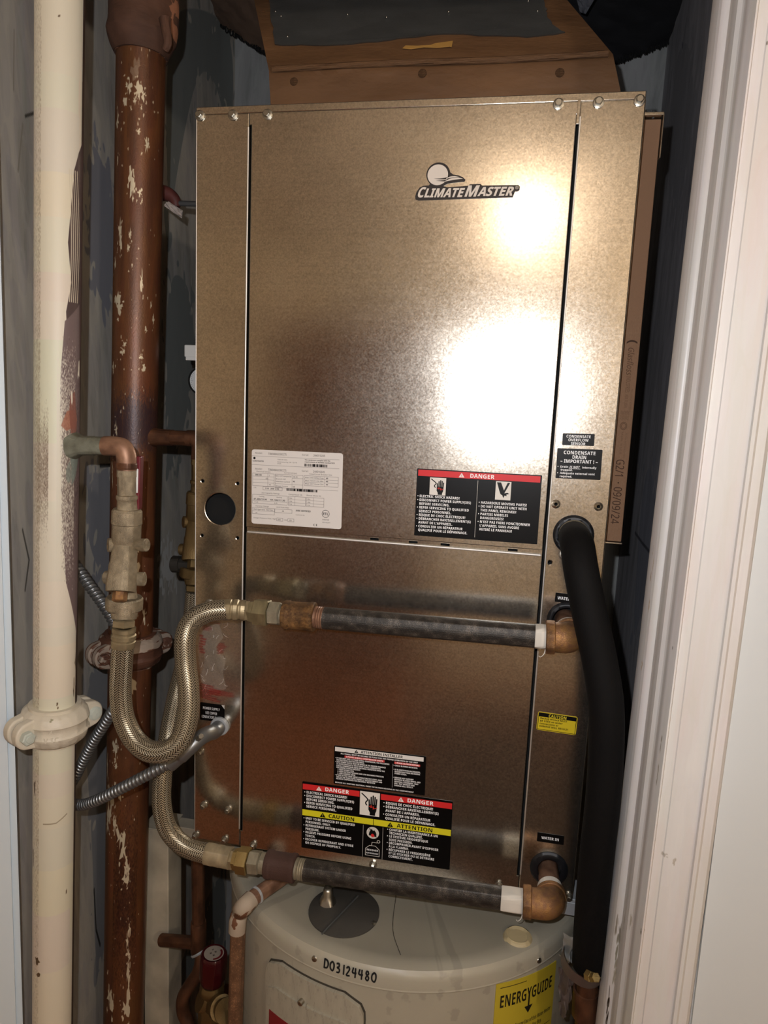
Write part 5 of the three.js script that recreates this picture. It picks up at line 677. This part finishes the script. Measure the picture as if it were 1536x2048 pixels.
// ---------------------------------------------------------------- flexible conduit
{
  const t = thing('flexible_conduit', 'ribbed metal conduit snaking behind the cream riser to an elbow on the cabinet', 'conduit');
  const path = [[-0.1824,1.4315,0.05],[-0.1523,1.4015,0.058],[-0.1271,1.3781,0.066],[-0.1016,1.356,0.074],[-0.0807,1.3325,0.08],[-0.0664,1.2952,0.082],[-0.0638,1.2592,0.082],[-0.0732,1.2235,0.08],[-0.0978,1.1848,0.074],[-0.1289,1.1399,0.064],[-0.162,1.0832,0.052],[-0.1784,1.0514,0.05],[-0.1729,1.0378,0.056],[-0.1452,1.0451,0.072],[-0.106,1.0685,0.088],[-0.0666,1.0949,0.094],[-0.0292,1.1191,0.092],[-0.002,1.1356,0.086],[0.0094,1.1427,0.082]];
  part('armour', sweep(path, 0.0068, { n: 1500, rad: 18, rf: (th, s) => { const k = ((s / 0.0064 + th / 6.2832) % 1 + 1) % 1; return 1 + 0.22 * (k < 0.72 ? Math.sqrt(Math.max(0, 1 - Math.pow((k - 0.36) / 0.37, 2))) : -0.1); } }), M.conduit, t);
  const e = [[0.0044,1.1355,0.084],[0.015,1.1459,0.081],[0.0295,1.1616,0.074],[0.0393,1.1704,0.06],[0.0438,1.1692,0.042],[0.0407,1.16,0.02]];
  part('elbow', sweep([...e, [e.at(-1)[0] + 0.001, e.at(-1)[1] + 0.001, 0.002]], (q) => q < 0.16 ? 0.0094 : 0.0108, { n: 60, rad: 26 }), M.conduit, t, 'smooth elbow connector');
  part('clamp_screw', hexNut([0.0414,1.1752,0.074], [0.0497,1.1845,0.082], 0.004), M.screw, t);
  const l = e.at(-1); part('locknut', lathe([l[0] + 0.001, l[1] + 0.001, 0.0005], [l[0] + 0.001, l[1] + 0.001, 0.006], [[0, 0], [0, 0.0142], [0.004, 0.0142], [0.0055, 0.013], [0.0055, 0]], {}), M.steelPale, t);
  rebase(t);
}

// ---------------------------------------------------------------- water heater and its pipes
{
  const TX = 0.3105, TZ = -0.1867, TR = 0.3035, TY = UY - 0.06, t = thing('water_heater', 'squat pale grey water heater tank standing under the cabinet', 'water heater');
  const prof = (list) => lathe([TX, 0, TZ], [TX, 1, TZ], list, { seg: 128, crease: 0.5 });
  part('jacket', prof([[0.02, 0.28], [0.02, TR - 0.003], [TY - 0.027, TR - 0.003]]), M.tank, t);
  part('top_pan', prof([[TY - 0.0285, TR - 0.003], [TY - 0.0285, TR + 0.0008], [TY - 0.027, TR + 0.0014], [TY - 0.0255, TR + 0.0006], [TY - 0.012, TR + 0.0004], [TY - 0.005, TR - 0.002], [TY - 0.001, TR - 0.006], [TY, TR - 0.012], [TY, TR - 0.03], [TY - 0.002, TR - 0.034], [TY - 0.002, 0]]), M.tank, t, 'top pan of the tank');
  part('base_ring', prof([[0, 0.2], [0, TR - 0.02], [0.022, TR - 0.018], [0.022, 0.2]]), M.dark, t);
  // patches curved round the jacket; a0..a1 are turns round the tank from the front
  const patch = (a0, a1, y0, y1, r, th, cr = 0, n = 40, skew = 0) => { const pos = [], uv = [], idx = [], rows = 24; for (let s = 0; s < 2; s++) for (let i = 0; i <= rows; i++) { const v = i / rows, y = lerp(y0, y1, cr ? (v < 0.5 ? v * 2 * 0.6 : 0.6 + (v - 0.5) * 0.8) : v), d = Math.max(0, cr - (y1 - y)), inset = cr ? cr - Math.sqrt(Math.max(0, cr * cr - d * d)) : 0; for (let j = 0; j <= n; j++) { const a = lerp(a0 + inset / r, a1 - inset / r, j / n), q = s ? r + th : r - 0.002; pos.push(TX + Math.sin(a) * q, y + skew * (a - a0) * r, TZ + Math.cos(a) * q); uv.push((a - a0) / (a1 - a0), (y - y0) / (y1 - y0)); } }
    const w = n + 1, at = (s, i, j) => s * w * (rows + 1) + i * w + j; for (let i = 0; i < rows; i++) for (let j = 0; j < n; j++) idx.push(at(1, i, j), at(1, i, j + 1), at(1, i + 1, j), at(1, i, j + 1), at(1, i + 1, j + 1), at(1, i + 1, j));
    for (let i = 0; i < rows; i++) for (const j of [0, n]) { const a = at(0, i, j), b = at(0, i + 1, j), c = at(1, i, j), d = at(1, i + 1, j); j ? idx.push(c, a, d, a, b, d) : idx.push(a, c, b, c, d, b); } for (let j = 0; j < n; j++) for (const i of [0, rows]) { const a = at(0, i, j), b = at(0, i, j + 1), c = at(1, i, j), d = at(1, i, j + 1); i ? idx.push(c, d, a, d, b, a) : idx.push(a, b, c, b, d, c); }
    const g = new THREE.BufferGeometry(); g.setAttribute('position', new THREE.Float32BufferAttribute(pos, 3)); g.setAttribute('uv', new THREE.Float32BufferAttribute(uv, 2)); g.setIndex(idx); g.computeVertexNormals(); return toCreasedNormals(g, 0.6); };
  const ang = (p) => Math.atan2(p[0] - TX, p[2] - TZ);
  const aL = -0.566, aR = -0.03, pt = TY - 0.048;
  part('cover_gap_shade', patch(aL - 0.006, aR + 0.006, pt - 0.342, pt + 0.002, TR - 0.003, 0.0012, 0.03), std({ color: 0x3a352c, roughness: 0.9 }), t, 'dark joint round the access cover, edge shadow in its colour');  // strip for the joint; the cover edge shadow is painted into its dark colour
  const door = part('element_cover', patch(aL, aR, pt - 0.34, pt, TR - 0.003, 0.0062, 0.03), M.tank, t, 'curved access cover');
  part('cover_bead', patch(aL + 0.02, aR - 0.02, pt - 0.33, pt - 0.038, TR - 0.003, 0.009, 0.02), M.tank, door);
  part('red_label', patch(-0.522, -0.34, pt - 0.33, pt - 0.08, TR - 0.003, 0.0096), std({ roughness: 0.4, map: canvasTex(256, 256, (c, w, h) => { c.fillStyle = '#7e1f24'; c.fillRect(0, 0, w, h); for (let k = 0; k < 9; k++) { c.fillStyle = 'rgba(230,220,210,0.7)'; c.fillRect(30, 80 + k * 18, 120 + rnd() * 70, 5); } }) }), door, 'red label on the cover');
  part('yellow_label', patch(0.566, 0.952, TY - 0.26, TY - 0.032, TR - 0.003, 0.001, 0, 40, -0.12), std({ roughness: 0.5, map: canvasTex(512, 900, (c, w, h) => {
    c.fillStyle = '#bda92e'; c.fillRect(0, 0, w, h); txt(c, 'ENERGYGUIDE', 30, 150, 104, { W: 450, c: '#15130c' }); c.strokeStyle = '#15130c'; c.lineWidth = 13; c.beginPath(); c.moveTo(262, 100); c.lineTo(262, 200); c.stroke(); c.fillStyle = '#15130c'; c.beginPath(); c.moveTo(228, 190); c.lineTo(298, 190); c.lineTo(262, 236); c.fill(); c.fillRect(30, 26, 200, 4);
    txt(c, 'Compare the Energy Use of this Water Heater', 24, 300, 36, { W: 464, c: '#1c190e' }); txt(c, 'with Others Before You Buy.', 110, 342, 36, { W: 290, c: '#1c190e' }); c.fillRect(20, 372, 470, 4); c.fillRect(60, 408, 300, 22); for (let k = 0; k < 8; k++) c.fillRect(40, 480 + k * 44, 200 + rnd() * 230, 8);
  }) }), t, 'yellow energy label');
  // top fittings
  const Q = (p, q) => [p[0], TY - 0.002 + q, p[2]], pc = [0.247,0.908,0.0216];
  const dR = 0.052; part('access_plate', lathe(Q(pc, 0), Q(pc, 0.004), [[0, 0], [0, dR], [0.0025, dR], [0.0035, dR - 0.002], [0.0035, 0]], { seg: 56 }), std({ color: 0x4b4843, roughness: 0.55, metalness: 0.3 }), t, 'dark round access plate');
  part('plate_rib', sweep([[0.2294,0.9135,0.0776], [0.2435,0.9135,0.0381], [0.2606,0.9135,-0.0094]], 0.0013, { n: 10, rad: 8 }), M.galvDull, t); part('plate_knob', lathe(Q([0.2191,0.91,0.0119], 0.003), Q([0.2191,0.91,0.0119], 0.03), [[0, 0.013], [0.006, 0.011], [0.012, 0.0075], [0.02, 0.007], [0.025, 0.0055], [0.027, 0]], { crease: 1.2 }), M.screw, t); part('plate_screw', hexNut(Q([0.2955,0.91,0.0389], 0.003), Q([0.2955,0.91,0.0389], 0.007), 0.003), M.screw, t);
  const kn = [0.4982,0.91,0.012]; part('top_plug', lathe(Q(kn, 0), Q(kn, 0.009), [[0, 0.021], [0.005, 0.0185], [0.0065, 0.016], [0.004, 0.0125], [0.004, 0]], { crease: 0.9 }), std({ color: 0xb8a882, roughness: 0.6 }), t, 'round plug');
  const onSide = (p, th) => { const a = ang(p); return [[TX + Math.sin(a) * (TR - 0.001), p[1], TZ + Math.cos(a) * (TR - 0.001)], [TX + Math.sin(a) * (TR + th), p[1], TZ + Math.cos(a) * (TR + th)]]; };
  for (const [p, r] of [[[TX + Math.sin(-0.278), TY - 0.0126, TZ + Math.cos(-0.278)], 0.0042], [[TX + Math.sin(0.8), TY - 0.02, TZ + Math.cos(0.8)], 0.0042]]) { const [a, b] = onSide(p, 0.003); part('screw', lathe(a, b, [[0, r], [0.0022, r * 0.9], [0.004, r * 0.5], [0.0041, 0]], { crease: 1 }), M.screw, t); }
  const cs = onSide([TX + Math.sin(-0.33), TY - 0.082, TZ + Math.cos(-0.33)], 0.011); part('screw', lathe(cs[0], cs[1], [[0, 0.004], [0.01, 0.004], [0.0115, 0.002], [0.0116, 0]], { crease: 1 }), M.screw, door);
  // handwritten number in black marker, strokes laid on the curved pan
  const glyph = { D: [[[0, 0], [0.1, 1]], [[0.05, 1], [0.55, 0.9], [0.75, 0.5], [0.5, 0.1], [0, 0]]], 0: [[[0.4, 1], [0.05, 0.7], [0.1, 0.15], [0.45, 0], [0.7, 0.35], [0.65, 0.85], [0.4, 1]]], 3: [[[0.1, 0.95], [0.5, 1], [0.5, 0.65], [0.2, 0.52], [0.6, 0.4], [0.5, 0.05], [0.1, 0]]], 1: [[[0.3, 1], [0.25, 0]]], 2: [[[0.1, 0.8], [0.4, 1], [0.6, 0.75], [0.1, 0], [0.7, 0.05]]], 4: [[[0.15, 1], [0.05, 0.5], [0.75, 0.48]], [[0.55, 1], [0.5, 0]]], 8: [[[0.6, 0.9], [0.3, 1], [0.15, 0.75], [0.6, 0.3], [0.4, 0], [0.1, 0.2], [0.6, 0.8]]] };
  const strokes = []; let a = -0.226; for (const ch of 'D03124480') { for (const st of glyph[ch]) { const pts = st.map(([x, y]) => { const th = a + x * 0.026, yy = TY - 0.0185 + y * 0.0135; return [TX + Math.sin(th) * (TR + 0.0006), yy, TZ + Math.cos(th) * (TR + 0.0006)]; }); strokes.push(sweep(pts, 0.00115, { n: pts.length * 6, rad: 6, cap: false })); } a += ch === '1' ? 0.018 : 0.0292; }
  part('handwriting', merge(strokes), M.dark, t, 'handwritten number in black marker');
  const cArc = []; for (let i = 0; i <= 8; i++) { const th = -0.294 + 0.008 * Math.cos(0.8 + i * 0.6), yy = TY - 0.084 + 0.005 * Math.sin(0.8 + i * 0.6); cArc.push([TX + Math.sin(th) * (TR + 0.0062), yy, TZ + Math.cos(th) * (TR + 0.0062)]); } part('stamped_letter', sweep(cArc, 0.0004, { n: 20, rad: 5 }), std({ color: 0x8d8776, roughness: 0.6 }), t);
  // hairline crack across the pan
  part('hairline_crack', sweep([[0.3141,0.9085,-0.0413], [0.3238,0.9085,0.0419], [0.3426,0.909,0.085]], 0.0006, { n: 30, rad: 5, rf: () => 0.6 + rnd() * 0.7 }), std({ color: 0x4c463a, roughness: 0.9 }), t);
  rebase(t);
}
{ // hot outlet: speckled copper with an elbow back over the tank
  const t = thing('copper_pipe', 'mottled copper pipe with an elbow at the left of the water heater', 'pipe'), top = [0.094,0.8912,0.05], low = [0.0914,0.7121,0.05], f = mix(top, low, top[1] / (top[1] - low[1]));
  part('pipe', tubeBetween([f[0], 0, f[2]], add(top, [0, -0.016, 0]), 0.0111), M.copperSpeck, t);
  const el = [[0.0927,0.8688,0.05],[0.094,0.8887,0.05],[0.0954,0.8957,0.046]].concat([[0.1103,0.9255,0.0665], [0.1158,0.928,0.0535]]); part('elbow', sweep(el, 0.0126, { n: 40, rad: 24 }), std({ color: 0xffffff, roughness: 0.75, metalness: 0.1, map: rep(dataTex(256, (u, v) => { const n = fbm(u, v, 6, 5, 701); return n > 0.47 ? [0.68, 0.62, 0.55] : [0.42, 0.27, 0.18]; }, true), 1, 9) }), t, 'elbow with pale chalky crust');
  part('pipe', tubeBetween(el.at(-1), [0.1474,0.929,-0.0076], 0.0111), M.copper, t); part('solder_ring', lathe(mix(el.at(-1), [0.1474,0.929,-0.0076], 0.12), mix(el.at(-1), [0.1474,0.929,-0.0076], 0.2), [[0, 0.0112], [0.001, 0.0126], [0.003, 0.0128], [0.004, 0.0112]]), M.steelPale, t); rebase(t);
}
{ // mixing valve with a dark red cap
  const t = thing('mixing_valve', 'brass mixing valve with a dark red cap, left of the water heater', 'valve'), z = 0.0;
  const c0 = [0.0343,0.7794,0], c1 = [0.0321,0.7272,0], mm = 0.00079;
  part('cap', lathe(c1, c0, [[0, 0.016], [0.02, 0.0185], [0.2, 0.0212], [0.75, 0.0212], [0.93, 0.0205], [0.98, 0.0185], [0.965, 0.0165], [0.965, 0]], { frac: true, seg: 40, crease: 0.8 }), std({ color: 0x36080e, roughness: 0.25 }), t, 'glossy dark red cap');
  const disc = new THREE.CircleGeometry(0.0155, 36).rotateX(-Math.PI / 2).applyMatrix4(alongY(mix(c1, c0, 0.975), V(c0).sub(V(c1)).toArray())); part('dial_sticker', disc, std({ roughness: 0.5, map: canvasTex(256, 256, (c, w, h) => { c.fillStyle = '#8d857b'; c.fillRect(0, 0, w, h); c.strokeStyle = '#5a1018'; c.lineWidth = 26; c.beginPath(); c.arc(128, 128, 100, 2.2, 4.4); c.stroke(); c.fillStyle = '#2a2422'; for (const [x, y] of [[100, 90], [100, 150], [150, 110]]) { c.fillRect(x, y, 34, 9); c.fillRect(x + 13, y - 12, 9, 34); } txt(c, '+', 150, 200, 60, { c: '#2a2422' }); }) }), t, 'printed round sticker');
  part('body', lathe([0.0313,0.7244,0], [0.0286,0.6015,0], [[0, 0], [0, 0.0165], [0.04, 0.019], [0.12, 0.0195], [0.16, 0.0165], [0.3, 0.018], [0.4, 0.0205], [0.6, 0.0205], [0.8, 0.018], [1, 0.018], [1, 0]], { frac: true, crease: 0.8 }), M.brassDark, t);
  part('outlet', lathe([0.0315,0.6893,0], [0.0704,0.7155,0.035], [[0, 0.016], [0.5, 0.016], [0.55, 0.019], [0.72, 0.019], [0.74, 0.0145], [0.9, 0.0145], [0.95, 0.018], [1, 0.018], [1, 0]], { frac: true }), M.brassDark, t); part('inlet', lathe([0.0315,0.6893,0], [0.0157,0.6994,0.01], [[0, 0.014], [0.5, 0.014], [0.6, 0.017], [1, 0.017], [1, 0]], { frac: true }), M.brassDark, t); rebase(t);
  const v = thing('copper_pipe', 'dark copper pipe with a tee behind the red capped mixing valve', 'pipe'), Z = -0.06;
  part('pipe', tubeBetween([-0.023,0.9156,-0.06], [-0.0207,0.7695,-0.06], 0.0106), M.copperDark, v); part('tee', lathe([-0.0207,0.776,-0.06], [-0.0205,0.7178,-0.06], [[0, 0.0108], [0, 0.0122], [0.05, 0.013], [0.95, 0.013], [1, 0.0122], [1, 0.0106]], { frac: true }), M.copperDark, v); part('pipe', tubeBetween([-0.0974,0.7136,-0.075], [-0.0215,0.7355,-0.06], 0.0106), M.copperDark, v); part('pipe', sweep([[-0.0206,0.7273,-0.06],[-0.0136,0.714,-0.055],[-0.0165,0.6894,-0.05],[-0.0285,0.6675,-0.045],[-0.0386,0.6451,-0.04],[-0.0386,0.6184,-0.04],[-0.0277,0.594,-0.04],[-0.0222,0.5488,-0.04]], 0.0106, { n: 70, rad: 20 }), M.copperDark, v, 'bent lower run'); part('solder_ring', lathe([-0.0196,0.7225,-0.058], [-0.0173,0.7191,-0.057], [[0, 0.0134], [0.002, 0.0142], [0.004, 0.0134]]), M.steelPale, v); rebase(v);
}
// ---------------------------------------------------------------- steel stand
{
  const t = thing('steel_stand', 'grey painted steel stand that carries the cabinet over the water heater', 'stand'), x0 = -0.1448, x1 = -0.0968, yt = 0.901;
  part('leg', box(x0, x1, 0, yt, -0.15, -0.1, 0.002), M.steelGrey, t); part('leg_cap', box(x0 - 0.0015, x1 + 0.0015, yt, yt + 0.0025, -0.152, -0.0985, 0.001), M.steelGrey, t); part('leg_tab', box(x1 - 0.001, x1 + 0.012, yt - 0.055, yt - 0.006, -0.13, -0.127, 0.001), M.steelGrey, t);
  part('leg', box(-0.09, -0.05, 0, UY - 0.03, -0.6, -0.56, 0.002), M.steelGrey, t); part('leg', box(0.63, 0.672, 0, UY - 0.03, -0.6, -0.56, 0.002), M.steelGrey, t);
  part('rail', box(0.5, RW - 0.002, UY - 0.006, UY - 0.0005, -0.05, -0.005, 0.001), M.steelPale, t, 'pale angle iron under the right of the cabinet'); part('rail', box(0.5, RW - 0.002, UY - 0.026, UY - 0.006, -0.009, -0.005, 0.001), M.steelPale, t);
  part('side_rail', box(-0.004, 0.036, UY - 0.03, UY - 0.0005, -0.62, -0.1, 0.001), M.steelGrey, t); part('side_rail', box(0.53, 0.57, UY - 0.03, UY - 0.0005, -0.62, -0.05, 0.001), M.steelGrey, t); part('cross_rail', box(-0.13, 0.672, UY - 0.03, UY - 0.0005, -0.6, -0.57, 0.001), M.steelGrey, t); part('cross_rail', box(x0, 0.036, yt - 0.03, yt - 0.001, -0.148, -0.12, 0.001), M.steelGrey, t); rebase(t);
}
solo('flue_panel', box(-0.015, 0.05, 0, UY - 0.04, -0.46, -0.44, 0.002), std({ color: 0x8a7a66, roughness: 0.6 }), 'tall narrow tan panel behind the pipes, left of the water heater', 'panel');
// ---------------------------------------------------------------- small things behind the left edge of the cabinet
{
  const t = thing('dial_gauge', 'round dial gauge with a white face, peeking out behind the left edge of the cabinet', 'gauge'), c = [-0.0442,1.6703,-0.12], r = 0.0236, d = [0.4524 - c[0], 1.6458 - c[1], 0.9324 + 0.12], n = V(d).normalize().toArray();
  part('rim', lathe(add(c, n, -0.02), add(c, n, 0.004), [[0, 0], [0, r * 0.9], [0.01, r], [0.022, r], [0.024, r * 0.94], [0.0225, r * 0.88]], {}), M.dark, t);
  const g = new THREE.CircleGeometry(r * 0.9, 40).rotateX(-Math.PI / 2).applyMatrix4(alongY(add(c, n, 0.002), n)); part('face', g, std({ roughness: 0.4, map: canvasTex(256, 256, (k, w, h) => { k.fillStyle = '#77766f'; k.fillRect(0, 0, w, h); k.strokeStyle = '#222'; k.lineWidth = 4; for (let i = 0; i < 40; i++) { const a = i / 40 * 6.2832, q = i % 5 ? 108 : 96; k.beginPath(); k.moveTo(128 + Math.cos(a) * q, 128 + Math.sin(a) * q); k.lineTo(128 + Math.cos(a) * 118, 128 + Math.sin(a) * 118); k.stroke(); } k.lineWidth = 7; k.beginPath(); k.moveTo(128, 128); k.lineTo(70, 160); k.stroke(); }) }), t, 'white face with dark ticks'); rebase(t);
  const q = [-0.0654,1.7136,-0.12]; const w = thing('air_vent_valve', 'small white plastic fitting behind the left edge of the cabinet, above the dial gauge', 'fitting');
  part('body', box(q[0] - 0.012, q[0] + 0.022, q[1] - 0.007, q[1] + 0.012, q[2] - 0.015, q[2], 0.002), M.whitePlastic, w); part('foot', box(q[0] - 0.009, q[0] + 0.02, q[1] - 0.012, q[1] - 0.006, q[2] - 0.014, q[2] + 0.001, 0.001), M.whitePlastic, w); part('stem', box(q[0] + 0.007, q[0] + 0.02, q[1] + 0.012, q[1] + 0.06, q[2] - 0.012, q[2] - 0.002, 0.001), M.dark, w, 'dark upright stem'); rebase(w);
  const k = thing('pipe_hanger', 'rusty pipe hanger on a grey rod, behind the brown riser near the top', 'hanger'), a = [-0.1111,1.9452,-0.15], b = [-0.0638,1.9433,-0.15];
  part('rod', tubeBetween(a, b, 0.0042, 14), M.conduit, k); part('bracket', sweep([[-0.1349,1.9611,-0.15],[-0.1196,1.9587,-0.15],[-0.1077,1.9496,-0.15],[-0.106,1.9392,-0.15]], (s) => 0.013 - 0.006 * s, { n: 24, rad: 14 }), std({ color: 0x5a2c26, roughness: 0.6 }), k, 'dark red bracket'); part('flange', slab([[-0.1228,1.9396,-0.14], [-0.0924,1.9201,-0.14], [-0.0908,1.9319,-0.14], [-0.1143,1.9455,-0.14]], 0.003, 8), std({ color: 0xb8aca4, roughness: 0.6 }), k, 'pale painted flange'); rebase(k);
}
scene.traverse((o) => { if (o.isMesh) o.castShadow = o.receiveShadow = true; });
renderer.render(scene, camera);
